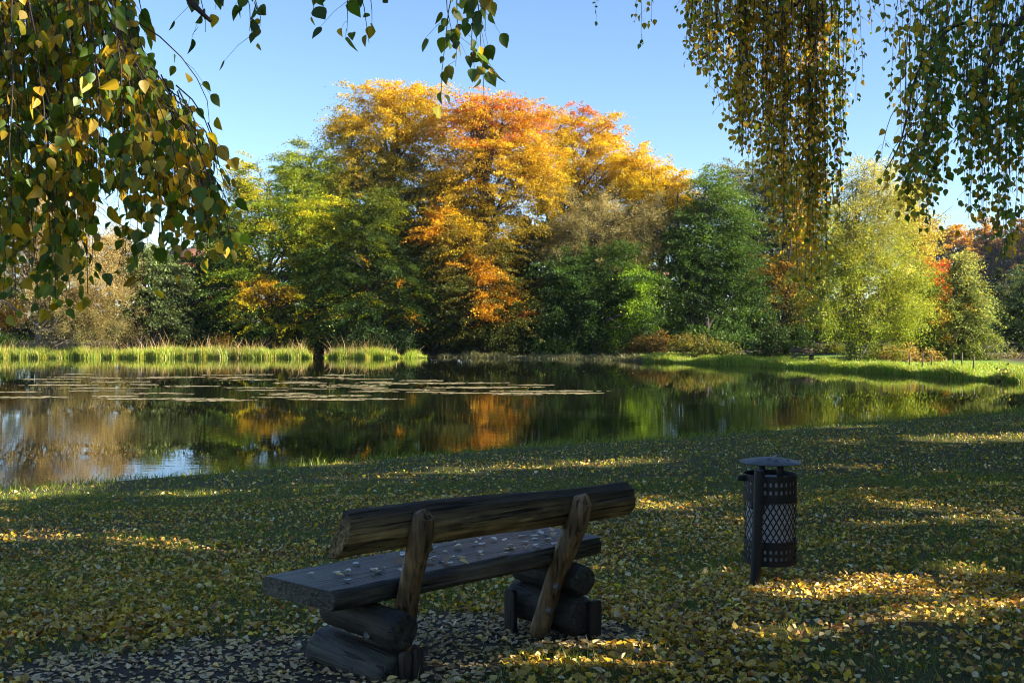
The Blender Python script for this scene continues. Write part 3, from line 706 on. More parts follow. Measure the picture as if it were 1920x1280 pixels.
# ------------------------------------------------------------------ far bench and stakes on the lawn
M_OLDWOOD = plain_mat('old_wood', (.09, .07, .05), .8, var=.3, scale=12)
bx, by = (1506-HX)/F*70.5, 70.5
bz = float(ground_z(bx, by))
e = empty('park_bench', (bx, by, bz), math.radians(8)); tag(e, 'small dark wooden bench on the far sunny lawn', 'bench')
g = Geo(); g.add(*box(-.8, .8, -.22, .22, .40, .47)); g.build('seat', M_OLDWOOD, e)
g = Geo(); g.add(*box(-.8, .8, .24, .30, .58, .88)); g.build('backrest', M_OLDWOOD, e)
for sx in (-.6, .6):
    g = Geo(); g.add(*box(sx-.06, sx+.06, -.18, .232, -.1, .397)); g.build('leg', M_OLDWOOD, e)
    g = Geo(); g.add(*box(sx-.04, sx+.04, .303, .36, -.1, .85)); g.build('post', M_OLDWOOD, e)
for i, (px, d, hh) in enumerate([(1705, 62, .75), (1729, 61.5, .85), (1746, 61, .8), (1787, 59.5, .9), (1803, 59, .95), (1825, 58, .8)]):
    x = (px-HX)/F*d; z = float(ground_z(x, d))
    g = Geo(); g.add(*tube(np.array([[x, d, z-.2], [x+.02, d, z+hh*.5], [x+.03, d, z+hh]]), [.05, .045, .03], 7))
    o = g.build('wooden_stake', M_OLDWOOD, loc=(x, d, z)); tag(o, 'thin wooden stake in the grass before the cone shaped tree', 'stake', 'stakes along the right far bank')

# ------------------------------------------------------------------ trees out of frame on the right that shade the near bank
def strip(px0, py0, px1, py1, wid, frac=1.0, zg=None):
    """a patch of ground that stays in the sun: ends given in photo pixels"""
    pts = []
    for px, py in ((px0, py0), (px1, py1)):
        z = .9
        for _ in range(12):
            d = F*(CAMZ-z)/(py-HY); x = (px-HX)/F*d; z = float(ground_z(x, d))
        pts.append(np.array([x, d, z]))
    c = (pts[0]+pts[1])/2; u = pts[1][:2]-pts[0][:2]; l = np.linalg.norm(u)/2
    return (c, u/(2*l), l, wid+.05, 1-(1-frac)*.25)
STRIPS = [strip(1380, 1122, 1900, 1060, .2, 1.0), strip(1300, 1196, 2060, 1118, .16, 1.0), strip(780, 1254, 1330, 1212, .22, 1.0), strip(1330, 1150, 1500, 1130, .1, .5),
          strip(1430, 806, 1640, 800, .7, .8), strip(1700, 826, 1990, 815, .9, .9), strip(600, 898, 1260, 860, .7, .8), strip(1150, 870, 1300, 850, .4, .5),
          strip(-40, 1200, 190, 1180, .1, .7), strip(180, 1010, 420, 1040, .2, .4), strip(1540, 920, 1990, 905, .16, .5), strip(820, 1000, 1150, 970, .25, .35), strip(-60, 1015, 260, 1000, .3, .3), strip(1150, 1000, 1390, 985, .2, .45)]
_kr = np.random.default_rng(99)
def keep_shade(pos):  # leaves dropped from the unseen crowns, shaping gaps that let sun onto chosen spots
    k = np.ones(len(pos), bool)
    for c, u, l, wd, fr in STRIPS:
        t = (pos[:, 2]-c[2])/SD[2]
        q = pos[:, :2]-SD[:2]*t[:, None]-c[:2]
        a = q@u; b_ = q@np.array([-u[1], u[0]])
        ins = ((np.abs(a)/l)**4+(np.abs(b_)/(wd*(1+.5*np.sin(a*5+c[0]*3))))**2 < 1)
        k &= ~(ins & (_kr.random(len(pos)) < fr))
    t = (pos[:, 0]-3.0)/SD[0]
    q = pos-SD*t[:, None]
    k &= ~((q[:, 1] > 5.6) & (q[:, 1] < 9) & (q[:, 2] > 4.3) & (q[:, 2] < 6.6) & (_kr.random(len(pos)) < .25))
    return k
for i, (x, y, hh, rw) in enumerate([(8.6, -2.5, 8.5, 2.8), (10.0, 2.5, 10, 3.3), (13.0, 7.0, 11.5, 3.5), (15.5, 12.5, 12.5, 3.8), (19.0, 17.5, 13.5, 4.0), (22.0, 23.5, 12.5, 4.2), (25.5, 29.5, 11, 4.2), (29.5, 36.0, 9.5, 4.2), (12.5, -7.5, 9, 3.2)]):
    rr = np.random.default_rng(300+i)
    base = np.array([x, y, float(ground_z(x, y))])
    e = empty('lime_tree', base)
    tag(e, 'leafy green lime tree on the near bank beyond the right edge', 'tree', 'trees out of view on the right bank')
    lobes = [(base+[0, 0, hh*.75], np.array([rw*.75, rw*.75, hh*.24])), (base+[0, 0, hh*.45], np.array([rw, rw, hh*.3])), (base+[0, 0, hh*.17], np.array([rw*.95, rw*.95, hh*.17])),
             (base+[rw*.4, -rw*.4, hh*.6], np.array([rw*.6, rw*.6, hh*.25])), (base+[-rw*.3, rw*.4, hh*.55], np.array([rw*.6, rw*.6, hh*.25]))]
    g1 = Geo(); limbs(g1, base, base[2]+hh*.9, lobes, .22, rr, 12); g1.build('trunk', M_BARK, e, smooth=True, loc=base)
    g2 = Geo(); spray_crown(g2, lobes, [(0, MID), (1, YGREEN)], n_per_m2=110, leaf=.3, shell=.1, keep=keep_shade, r=rr, flat=.1)
    g2.build('crown', M_LEAF, e, loc=base)

# ------------------------------------------------------------------ leaves with a real birch outline
LO = np.array([(0, 0), (.17, .03), (.34, .16), (.39, .33), (.31, .56), (.13, .82), (0, 1.0)])
def birch_leaves(geo, pos, dirv, nrm, size, col, fold=.25, r=None):
    """pos: stalk end; dirv: towards the tip; nrm: blade normal"""
    r = r or rng
    n = len(pos); dirv = norm(dirv); side = norm(np.cross(dirv, nrm)); nn = np.cross(side, dirv)
    mid = np.array([(0, 0, 0), (0, .45, .0), (0, 1.0, -.06)])
    kcurl = r.normal(0, .12, n)
    pts = [(0, 0, 0), (0, .45, 0), (0, 1.0, 0)]
    for sgn in (-1, 1):
        for px, py in LO[1:-1]: pts.append((sgn*px, py, abs(px)*fold))
    pts = np.array(pts)
    fl = np.where(r.random(n) < .2, r.uniform(1.5, 3.2, n), r.uniform(.2, 1.4, n))[:, None]
    X = pts[None, :, 0]; Y = pts[None, :, 1]; Z = pts[None, :, 2]*fl+kcurl[:, None]*pts[None, :, 1]**2*1.5
    v = pos[:, None, :]+size[:, None, None]*(X[..., None]*side[:, None, :]+Y[..., None]*dirv[:, None, :]+Z[..., None]*nn[:, None, :])
    k = len(pts)
    i = np.arange(n)[:, None]*k
    A = np.array([[0, 1, 2, 7, 6, 5, 4, 3]]); B = np.array([[0, 8, 9, 10, 11, 12, 2, 1]])
    geo.add(v.reshape(-1, 3), [i+A, i+B], np.repeat(col, k, 0))

BG = [(.10, .19, .016), (.17, .26, .02), (.58, .39, .018), (.7, .45, .02), (.40, .36, .02)]
def shoot(gt, gl, p0, p1, r, leaf, probs, sag=.12, spacing=.028, twig=.0013, side=.5, tone=1.0):
    """one drooping twig from p0 to p1 with leaves hanging off it and off short side twigs"""
    p0 = np.asarray(p0, float); p1 = np.asarray(p1, float)
    Lh = np.linalg.norm(p1-p0); k = max(6, int(Lh/.07))
    t = np.linspace(0, 1, k)
    # start off sideways, end hanging straight down
    e = 1-(1-t)**1.9
    pts = np.stack([p0[0]+(p1[0]-p0[0])*e, p0[1]+(p1[1]-p0[1])*e, p0[2]+(p1[2]-p0[2])*t**1.15], -1)
    pts[1:] += np.cumsum(r.normal(0, .004, (k-1, 3))*[1, 1, .3], 0)
    gt.add(*tube(pts, np.linspace(twig*1.8, twig*.6, k), 5, cap=False), np.array([.05, .035, .03]))
    n = max(4, int(Lh/spacing))
    u = np.sort(r.uniform(.04, 1.0, n))
    pos = np.stack([np.interp(u, t, pts[:, q]) for q in range(3)], -1)
    ang = r.uniform(0, 2*math.pi, n)
    o = np.stack([np.cos(ang), np.sin(ang), np.zeros(n)], -1)
    st = r.uniform(.012, .03, n)
    far_ = r.random(n) < side*.6
    st = np.where(far_, r.uniform(.03, .11, n), st)
    end = pos+o*st[:, None]*.8+np.array([0, 0, -1.0])*st[:, None]*.75
    for a, b_ in zip(pos[far_], end[far_]):
        gt.add(*tube(np.stack([a, (a+b_)/2+[0, 0, .008], b_]), [twig*.6, twig*.5, twig*.35], 4, cap=False), np.array([.06, .045, .03]))
    d = norm(np.stack([r.normal(0, .33, n), r.normal(0, .33, n), -np.ones(n)], -1)+o*.45)
    nr = norm(r.standard_normal((n, 3))*[1, 1, .4]+[0, -.5, 0.1])
    c = colmix(n, BG, probs, .2, r)
    birch_leaves(gl, end, d, nr, leaf*np.clip(r.lognormal(-.06, .25, n), .5, 1.5), c*r.uniform(.7, 1.15, (n, 1))*tone, fold=.35, r=r)

def limb_path(pts, r0, r1, jit=.0, r=None, k=24):
    pts = np.asarray(pts, float)
    tt = np.linspace(0, len(pts)-1, k)
    idx = np.arange(len(pts))
    # smooth by Catmull-Rom style resampling
    q = np.stack([np.interp(tt, idx, pts[:, a]) for a in range(3)], -1)
    for _ in range(3): q[1:-1] = .25*q[:-2]+.5*q[1:-1]+.25*q[2:]
    return q, np.linspace(r0, r1, k)

def birch(base, hh, tr, label):
    base = np.array([base[0], base[1], float(ground_z(base[0], base[1]))])
    e = empty('birch_tree', base); tag(e, label, 'tree')
    k = 14; t = np.linspace(0, 1, k)
    ax = np.stack([base[0]+.15*np.sin(t*3), base[1]+.1*np.sin(t*4+1), base[2]-.2+t*(hh+.2)], -1)
    g = Geo(); rad = tr*(1-.85*t)+.01; rad[0] *= 1.4
    g.add(*tube(ax, rad, 12, jitter=.03)); g.build('trunk', M_BIRCHBARK, e, smooth=True, loc=base)
    return e, base

def branch_part(e, base, pts, r0, r1, name='branch', k=24):
    q, rr = limb_path(pts, r0, r1, k=k)
    g = Geo(); g.add(*tube(q, rr, 8, cap=True, jitter=.04)); return g.build(name, M_TWIG, e, smooth=True, loc=base)

def hang(e, base, shoots, r, leaf, name='hanging_branch', size=7, **kw):
    shoots = sorted(shoots, key=lambda q: q[0][0]/q[0][1])
    for i in range(0, len(shoots), size):
        gt, gl = Geo(), Geo()
        for p0, p1, pr in shoots[i:i+size]: shoot(gt, gl, p0, p1, r, leaf, pr, **kw)
        hb = gt.build(name, M_TWIG, e, loc=base)
        gl.build('leaves', M_BIRCH, hb, loc=(0, 0, 0) if False else base)

# left birch --------------------------------------------------------------
r = np.random.default_rng(21)
e1, b1 = birch((-3.4, 2.3), 9.5, .15, 'weeping birch whose near green and ochre leaves fill the top left')
branch_part(e1, b1, [(-3.33, 2.38, 5.6), (-2.6, 2.7, 5.1), (-1.8, 2.95, 4.5), (-1.25, 3.05, 4.22), (-.9, 3.1, 4.1), P(330, -20, 3.05), P(395, 40, 3.05)], .05, .005)
branch_part(e1, b1, [(-3.35, 2.35, 6.2), (-2.4, 2.9, 5.6), (-1.3, 3.2, 4.75), (-.6, 3.3, 4.35), (-.1, 3.3, 4.2), (.15, 3.3, 4.12)], .045, .006)
branch_part(e1, b1, [(-3.4, 2.3, 4.9), (-2.6, 2.6, 4.75), (-1.9, 2.8, 4.45), (-1.5, 2.9, 4.2), P(60, -40, 2.85), P(150, -10, 2.85)], .04, .005)
PL_mix = [.33, .27, .14, .08, .18]; PL_och = [.18, .18, .28, .2, .16]; PL_grn = [.5, .33, .05, .02, .1]
def env_left(x): return np.interp(x, [-100, 0, 60, 110, 160, 220, 260, 320, 400, 440], [560, 560, 610, 570, 560, 500, 520, 480, 505, 470])
def envtop_left(x): return np.interp(x, [-100, 260, 285, 320, 350, 395, 410, 440], [-80, -60, 40, 150, 190, 250, 300, 370])
sh = []
for i in range(185):
    xe = r.uniform(-110, 405) if i > 16 else r.uniform(300, 440)
    bot = env_left(xe); y1 = bot*r.uniform(.5, 1.0) if i > 16 else bot*r.uniform(.8, 1.0)
    y0 = envtop_left(xe)-r.uniform(0, 60)
    xs = xe-r.uniform(20, 90)-.12*max(xe-150, 0)
    y0 = max(-130, y0-.15*max(xe-250, 0))
    y1 = max(y1, y0+80)
    d = r.uniform(2.65, 3.45)
    pr = PL_och if (xe > 300 and y1 > 330 and r.random() < .7) or (xe < 270 and r.random() < .3) else PL_mix
    sh.append((P(xs, y0, d), P(xe, y1, d+r.normal(0, .05)), pr))
hang(e1, b1, sh, r, .034, spacing=.0235, tone=.98)
# the arching outer twig
hang(e1, b1, [(P(255, 40, 3.0), P(395, 235, 3.0), PL_mix), (P(330, 160, 3.0), P(415, 330, 3.0), PL_och), (P(390, 230, 3.0), P(420, 380, 3.0), PL_och), (P(380, 240, 3.05), P(405, 300, 3.05), PL_och), (P(250, -20, 3.0), P(275, 40, 3.0), PL_grn)], r, .04, spacing=.05)
# sprigs along the top edge
top = [(470, 350, 70, 388, 60), (410, 410, 55, 400, 20), (450, 440, 5, 470, 78), (480, 465, 20, 490, 60), (610, 600, -30, 590, 22), (640, 640, -30, 655, 62), (650, 660, -20, 690, 78), (690, 685, -20, 690, 45), (830, 830, -40, 845, 90), (860, 865, -40, 830, 195), (870, 870, -30, 880, 130), (890, 890, -40, 915, 60), (880, 885, 0, 905, 190), (850, 855, -30, 860, 120)]
sh = []
for _, xs, y0, xe, y1 in top:
    d = r.uniform(3.15, 3.4); y0 = min(y0, -50) if xs != 350 else -40
    sh.append((P(xs, y0-20, d), P(xe, y1, d), PL_grn))
hang(e1, b1, sh, r, .043, spacing=.024, side=.4, size=5, tone=.75)

# right birch -------------------------------------------------------------
r = np.random.default_rng(22)
e2, b2 = birch((6.6, 8.4), 11.5, .17, 'weeping birch hanging two long ochre and green curtains at upper right')
branch_part(e2, b2, [(6.6, 8.4, 8.3), (5.4, 8.3, 7.5), (4.3, 8.1, 6.6), P(1640, -160, 8.0), P(1560, -40, 8.0), P(1490, 15, 8.0), P(1400, 45, 8.0)], .06, .008)
branch_part(e2, b2, [(6.6, 8.4, 7.4), (5.3, 7.7, 6.4), (4.2, 6.9, 5.5), P(2010, -60, 6.4), P(1900, 50, 6.4), P(1850, 120, 6.4), P(1835, 230, 6.4)], .045, .006)
branch_part(e2, b2, [(5.4, 8.3, 7.5), (4.3, 7.9, 6.9), (3.0, 7.8, 6.2), P(1480, -180, 7.9), P(1320, -80, 7.9), P(1230, -30, 7.9)], .03, .005)
branch_part(e2, b2, [P(1900, 50, 6.4), P(1790, 40, 6.4), P(1720, 120, 6.4), P(1690, 270, 6.4), P(1660, 320, 6.4)], .012, .003)
PR_och = [.04, .10, .36, .28, .22]; PR_mix = [.2, .25, .2, .12, .23]; PR_grn = [.42, .33, .08, .03, .14]
def env_a(x): return np.interp(x, [1285, 1300, 1340, 1390, 1430, 1470, 1520, 1560, 1580], [70, 110, 190, 310, 410, 500, 560, 500, 470])
sh = []
for i in range(150):
    xe = r.uniform(1290, 1582)
    if i < 50: xe = r.choice([1395, 1455, 1475, 1520, 1565])+r.normal(0, 9)
    bot = env_a(xe); y1 = bot*r.uniform(.55, 1.0)
    y0 = r.uniform(-120, 20); xs = xe+r.uniform(-12, 14)
    y1 = max(y1, y0+110)
    pr = PR_och if xe < 1500 or y1 > 400 else PR_mix
    if xe > 1545: pr = PR_mix
    sh.append((P(xs, y0, 8.0+r.normal(0, .25)), P(xe, y1, 8.0+r.normal(0, .25)), pr))
hang(e2, b2, sh, r, .037, spacing=.028, twig=.0022, size=8)
def env_b(x): return np.interp(x, [1640, 1660, 1690, 1730, 1770, 1800, 1840, 1885, 1920, 1990], [330, 360, 400, 450, 380, 400, 430, 540, 430, 430])
sh = []
for i in range(125):
    xe = r.uniform(1690, 2030)
    if i > 117: xe = r.normal(1888, 12)
    bot = env_b(xe); y1 = bot*r.uniform(.5, 1.0) if i <= 117 else bot*r.uniform(.85, 1)
    y0 = r.uniform(-140, 40) if i % 3 else r.uniform(60, 200)
    y1 = max(y1, y0+90)
    d = r.uniform(5.9, 6.9)
    pr = PR_och if r.random() < .22 else (PR_mix if r.random() < .45 else PR_grn)
    sh.append((P(xe+r.uniform(-10, 40), y0, d), P(xe, y1, d), pr))
for i in range(14):
    xe = r.uniform(1648, 1735); y1 = env_b(xe)*r.uniform(.8, 1.0); y0 = y1-r.uniform(90, 150); d = r.uniform(6.1, 6.7)
    sh.append((P(xe+r.uniform(20, 60), y0, d), P(xe, y1, d), PR_mix))
hang(e2, b2, sh, r, .039, spacing=.036, twig=.0016, size=8)
# loose outer strands
sh = [(P(1125, -60, 7.9), P(1118, 25, 7.9), PR_mix), (P(1205, -60, 7.9), P(1203, 85, 7.9), PR_mix), (P(1215, -60, 7.9), P(1222, 40, 7.9), PR_mix), (P(1195, -60, 7.9), P(1188, 30, 7.9), PR_mix),
      (P(1590, -40, 7.8), P(1605, 190, 7.8), PR_mix), (P(1605, -40, 7.8), P(1618, 150, 7.8), PR_mix), (P(1625, -40, 7.8), P(1632, 60, 7.8), PR_mix), (P(1650, -60, 7.4), P(1660, 100, 7.4), PR_mix), (P(1690, -60, 7.4), P(1662, 205, 7.4), PR_mix), (P(1680, -60, 7.4), P(1700, 190, 7.4), PR_och), (P(1700, -60, 7.0), P(1720, 220, 7.0), PR_och), (P(1740, -60, 7.0), P(1745, 200, 7.0), PR_och), (P(1780, -60, 7.0), P(1790, 160, 7.0), PR_och), (P(1830, -60, 7.0), P(1850, 120, 7.0), PR_och), (P(1290, -60, 8), P(1288, 110, 8), PR_och)]
hang(e2, b2, sh, r, .038, spacing=.028, twig=.0016, size=8)

# ------------------------------------------------------------------ near bank: grass and fallen leaves
def near_points(n, ymin, ymax, r, margin=.06):
    y = np.sqrt(r.uniform(ymin**2, ymax**2, n)); x = r.uniform(-1, 1, n)*((.48+margin)*y+2.6)
    return x, y
r = np.random.default_rng(31)
g = Geo()
for n, y0, y1, hg, wd in ((160000, 3.0, 9, .05, .0032), (120000, 9, 17, .06, .006), (105000, 17, 38, .075, .012)):
    x, y = near_points(n, y0, y1, r)
    s = near_shore(x)-y
    dens = np.clip(fbm(x, y, 1.6, 2)*2.1-.55, .06, 1)*(1-bare(x, y))
    dens = np.maximum(dens, np.clip(1.2-s/5, 0, 1))
    dens = np.maximum(dens, np.clip((y-11)/4, 0, .75))
    ok = (s > -.1) & (r.random(n) < dens)
    x, y, s = x[ok], y[ok], s[ok]; m_ = len(x)
    h = hg*r.uniform(.5, 1.5, m_)*(1+np.clip(1.0-s/1.2, 0, 1)*1.2)*(.6+.8*fbm(x, y, .7, 6))
    c = colmix(m_, [(.095, .17, .004), (.15, .22, .005), (.22, .26, .006), (.4, .3, .03)], [.38, .36, .2, .06], .2, r)
    blades(g, x, y, h, np.full(m_, wd), c, .4, r)
tag(g.build('grass', M_GRASS), 'short green grass on the shaded near bank', 'grass', kind='stuff')

LC = [(.66, .42, .08), (.72, .51, .15), (.75, .6, .32), (.78, .50, .02), (.45, .19, .035), (.26, .13, .04)]
g = Geo(); g_ = 0
for n, y0, y1, sz in ((80000, 3.0, 8, .032), (105000, 8, 15, .035), (82000, 15, 38, .045)):
    x, y = near_points(n, y0, y1, r)
    s = near_shore(x)-y
    bb = bare(x, y)
    dens = np.clip(fbm(x, y, 1.5, 12)*2.6-.6, .3, 1)*np.clip(fbm(x, y, .4, 14)*2.8-.5, .2, 1)
    dens *= np.clip((s-.5)/4.5, .15, 1)
    left = np.clip((-x/y-.05)*3, 0, 1)*np.clip((y-9)/4, 0, 1)
    dens *= 1-.55*left
    dens = np.where(bb > .5, .36+.3*fbm(x, y, .4, 15), dens)
    ok = (s > .2) & (r.random(n) < dens)
    x, y, s, bb = x[ok], y[ok], s[ok], bb[ok]; m_ = len(x)
    lift = np.where(bb > .5, .006, .022)*r.uniform(.3, 1.3, m_)
    pos = np.stack([x, y, ground_z(x, y)+lift], -1)
    a = r.uniform(0, 2*math.pi, m_)
    tl = np.where(bb > .5, .12, .55)[:, None]
    nr = norm(np.array([0, 0, 1.0])+r.standard_normal((m_, 3))*tl)
    d = norm(np.stack([np.cos(a), np.sin(a), np.zeros(m_)], -1)); d = norm(d-nr*(d*nr).sum(-1, keepdims=True))
    c = colmix(m_, LC, [.24, .2, .14, .2, .14, .08], .22, r)
    yel = (fbm(x, y, 1.1, 21) > .56)[:, None] & (r.random((m_, 1)) < .4)
    c = np.where(yel, np.array([.55, .34, .035])*(1+.15*r.standard_normal((m_, 1))), c)
    c = np.where((bb > .5)[:, None], c*.5+np.array([.66, .52, .34])*.5, c)
    birch_leaves(g, pos, d, nr, sz*np.clip(r.lognormal(-.05, .28, m_), .45, 1.7), np.clip(c*r.uniform(.55, 1.15, (m_, 1)), .01, .8), fold=.45, r=r)
tag(g.build('fallen_leaves', M_LITTER), 'carpet of fallen yellow and tan leaves on the near bank', 'leaves', kind='stuff')

# ------------------------------------------------------------------ log bench
M_SEAT = wood_mat('seat_timber', (.016, .014, .012), (.06, .05, .035), (.17, .135, .08), 'X', .42, .4)
M_BACK = wood_mat('back_timber', (.035, .025, .012), (.24, .155, .06), (.48, .31, .11), 'X', .7, .15, topdark=True)
M_POST = wood_mat('post_timber', (.07, .036, .014), (.25, .14, .052), (.42, .27, .11), 'Z', .55, .35)
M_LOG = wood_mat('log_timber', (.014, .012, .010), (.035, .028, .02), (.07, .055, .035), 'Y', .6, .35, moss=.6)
M_STAKE = wood_mat('stake_timber', (.012, .009, .007), (.03, .02, .014), (.06, .04, .025), 'Z', .6, .3)
M_STEEL = plain_mat('zinc_steel', (.17, .16, .145), .6, .5, var=.25, scale=60)
BO = np.array([-.77, 4.67, 1.36]); BR = math.atan2(.682, .731)
bench = empty('log_bench', BO, BR)
tag(bench, 'rustic dark log bench seen from behind, facing the pond', 'bench')
r = np.random.default_rng(41)
def profile_extrude(prof_fn, xs, wob, nm, mat, parent, shear=(0, 0)):
    """rings of a closed YZ profile along local X"""
    rings = []
    for i, x in enumerate(xs):
        p = prof_fn(i/(len(xs)-1)); rings.append(np.column_stack([np.full(len(p), x), p[:, 0], p[:, 1]]))
    k = len(rings[0]); v = np.array(rings)
    v[:, :, 1:] += wob
    fade = np.linspace(1, 0, len(xs))[:, None]
    v[:, :, 0] += fade*(shear[0]*v[:, :, 1]+shear[1]*(v[:, :, 2]-.6))
    v = v.reshape(-1, 3); n = len(xs)
    i = np.arange(n-1)[:, None]*k; j = np.arange(k)[None, :]; j2 = (j+1) % k
    f = [np.stack([i+j, i+k+j, i+k+j2, i+j2], -1).reshape(-1, 4), np.arange(k)[None, :].copy(), (np.arange(k)[::-1]+(n-1)*k)[None, :]]
    g = Geo(); g.add(v, f); return g.build(nm, mat, parent, smooth=False)
def rrect(y0, y1, z0, z1, rad, seg=5):
    out = []
    for cy, cz, a0 in ((y1-rad, z1-rad, 0), (y0+rad, z1-rad, 90), (y0+rad, z0+rad, 180), (y1-rad, z0+rad, 270)):
        for s in range(seg+1):
            a = math.radians(a0+90*s/seg); out.append((cy+rad*math.cos(a), cz+rad*math.sin(a)))
    return np.array(out)
def smooth_obj(o, ang=40):
    me = o.data; me.polygons.foreach_set('use_smooth', np.ones(len(me.polygons), dtype=bool))
    try: me.set_sharp_from_angle(angle=math.radians(ang))
    except Exception: pass
    return o
# seat plank
nx = 40; xs = np.concatenate([[0, .008], np.linspace(.03, 1.71, nx-4), [1.732, 1.74]])
pf = rrect(0, .515, .355, .45, .036)
cy, cz = .2575, .4025
def seat_prof(t):
    p = pf.copy(); i = round(t*(nx-1))
    s = .93 if i in (0, nx-1) else (.985 if i in (1, nx-2) else 1.0)
    p[:, 0] = cy+(p[:, 0]-cy)*(1-(1-s)*.35); p[:, 1] = cz+(p[:, 1]-cz)*s
    p[:, 0] += .008*math.sin(t*7+1)*(p[:, 0] < .1)
    return p
wob = np.cumsum(r.normal(0, .0006, (nx, len(pf), 2)), 0)
smooth_obj(profile_extrude(seat_prof, xs, wob, 'seat', M_SEAT, bench, (-.14, 0)))
# half-log backrest: flat towards the sitter, round towards the camera
nb = 40; xs = np.concatenate([[-.03, -.022], np.linspace(0, 1.9, nb-4), [1.915, 1.925]])
lean = math.radians(13)
def back_prof(t):
    i = round(t*(nb-1)); s = .93 if i in (0, nb-1) else (.985 if i in (1, nb-2) else 1.0)
    hh = (.105-.014*t)*s; th = (.085-.008*t)*s
    a = np.radians(np.linspace(78, 282, 17))
    yy = np.concatenate([th*np.cos(a)*1.0, [.012, .016, .012]]); zz = np.concatenate([hh*np.sin(a), [-.75*hh, 0, .75*hh]])
    yy = yy+.03
    cy, cz = -.032, .695-.058*t+.006*math.sin(t*6)
    return np.column_stack([cy+yy*math.cos(lean)-zz*math.sin(lean), cz+yy*math.sin(lean)+zz*math.cos(lean)])
wob = np.cumsum(r.normal(0, .0010, (nb, 20, 2)), 0)*.8
smooth_obj(profile_extrude(back_prof, xs, wob, 'backrest', M_BACK, bench, (-.1, .3)))
def rough_tube(pts, rad, sides, lump=.035, end_in=.012, seed=0):
    """a hewn round timber: lumpy section, long furrows, slightly domed split ends"""
    rr_ = np.random.default_rng(seed)
    pts = np.asarray(pts, float); k = len(pts)
    th = np.linspace(0, 2*math.pi, sides, endpoint=False)
    prof = 1+lump*(.9*np.sin(2*th+rr_.uniform(0, 6))+.6*np.sin(3*th+rr_.uniform(0, 6))+.4*np.sin(5*th+rr_.uniform(0, 6)))
    fur = np.ones(sides)
    for _ in range(sides//5): fur[rr_.integers(sides)] -= rr_.uniform(.02, .075)
    v, fs = tube(pts, 1.0, sides, cap=False)
    v = v.reshape(k, sides, 3); c = pts[:, None, :]
    along = np.linspace(0, 1, k)
    sc = rad[:, None]*prof[None, :]*fur[None, :]*(1+.018*rr_.standard_normal((k, sides)))*(1+.03*np.sin(along*7+rr_.uniform(0, 6)))[:, None]
    v = c+(v-c)*sc[..., None]
    geo = Geo(); vv = v.reshape(-1, 3)
    rings = [vv]; faces = [fs[0]]; n0 = len(vv)
    for e, s0, sg in ((0, 0, 1), (k-1, (k-1)*sides, -1)):
        t = norm(pts[1]-pts[0]) if e == 0 else norm(pts[-2]-pts[-1])
        j = np.arange(sides); j2 = (j+1) % sides
        last = s0
        for q, (f_, dz) in enumerate(((.93, -.004), (.6, -.005), (.25, -.003))):
            ring = pts[e]+(v[e]-pts[e])*f_+t*(dz+.0025*rr_.standard_normal((sides, 1)))
            rings.append(ring)
            qd = np.stack([last+j, n0+j, n0+j2, last+j2], -1)
            faces.append(qd if e == 0 else qd[:, ::-1])
            last = n0; n0 += sides
        cap = (last+np.arange(sides))[None, :]
        faces.append(cap if e != 0 else cap[:, ::-1])
    geo.add(np.concatenate(rings), faces)
    return geo

def washer(g, c, n):
    n = norm(n)
    g.add(*tube(np.stack([c-n*.012, c+n*.004]), [.019, .019], 16))
    g.add(*tube(np.stack([c+n*.004, c+n*.009]), [.017, .015], 16, cap=False))
    g.add(*tube(np.stack([c+n*.004, c+n*.007]), [.008, .007], 6))
# posts
for (x, zb, zt, dx) in ((.36, .12, .765, .01), (1.345, -.02, .715, .075)):
    sl_ = .28 if x < 1 else .36
    n = 14; t = np.linspace(0, 1, n); z = zb+(zt-zb)*t
    y = -.058-(z-.42)*sl_
    if x > 1: y = y+.018*np.sin(t*math.pi)
    pts = np.column_stack([x+.006*np.sin(t*5+x*7)+dx*t, y-.0, z])
    rad = .052+.003*np.sin(t*9+x)+.004*t; rad[-1] = .03; rad[-2] = .05; pts[-2, 2] = zt-.012
    g = rough_tube(pts, rad, 26, lump=.03, seed=int(x*77)); po = smooth_obj(g.build('post', M_POST, bench), 50)
    for zz in ((.6,) if x < 1 else (.25, .12)):
        xc = x+dx*(zz-zb)/(zt-zb)
        yy = -.058-(zz-.42)*sl_
        g = Geo(); c0 = np.array([xc-.03, yy-.05+(.018*math.sin(math.pi*(zz-zb)/(zt-zb)) if x > 1 else 0), zz])
        if x > 1: washer(g, c0, np.array([-.5, -.86, 0]))
        else:
            c0 = np.array([x+dx*(zz-zb)/(zt-zb)+.045, yy-.02, zz]); g.add(*tube(np.stack([c0, c0+[.018, -.006, .002]]), [.016, .010], 9))
            g.build('knot', M_POST, po); continue
        g.build('bolt', M_STEEL, po)
    if x > 1:
        zz = .56; yy = -.058-(zz-.42)*sl_; c0 = np.array([x+dx*(zz-zb)/(zt-zb)+.045, yy-.02, zz])
        g = Geo(); g.add(*tube(np.stack([c0, c0+[.018, -.006, .002]]), [.016, .010], 9)); g.build('knot', M_POST, po)
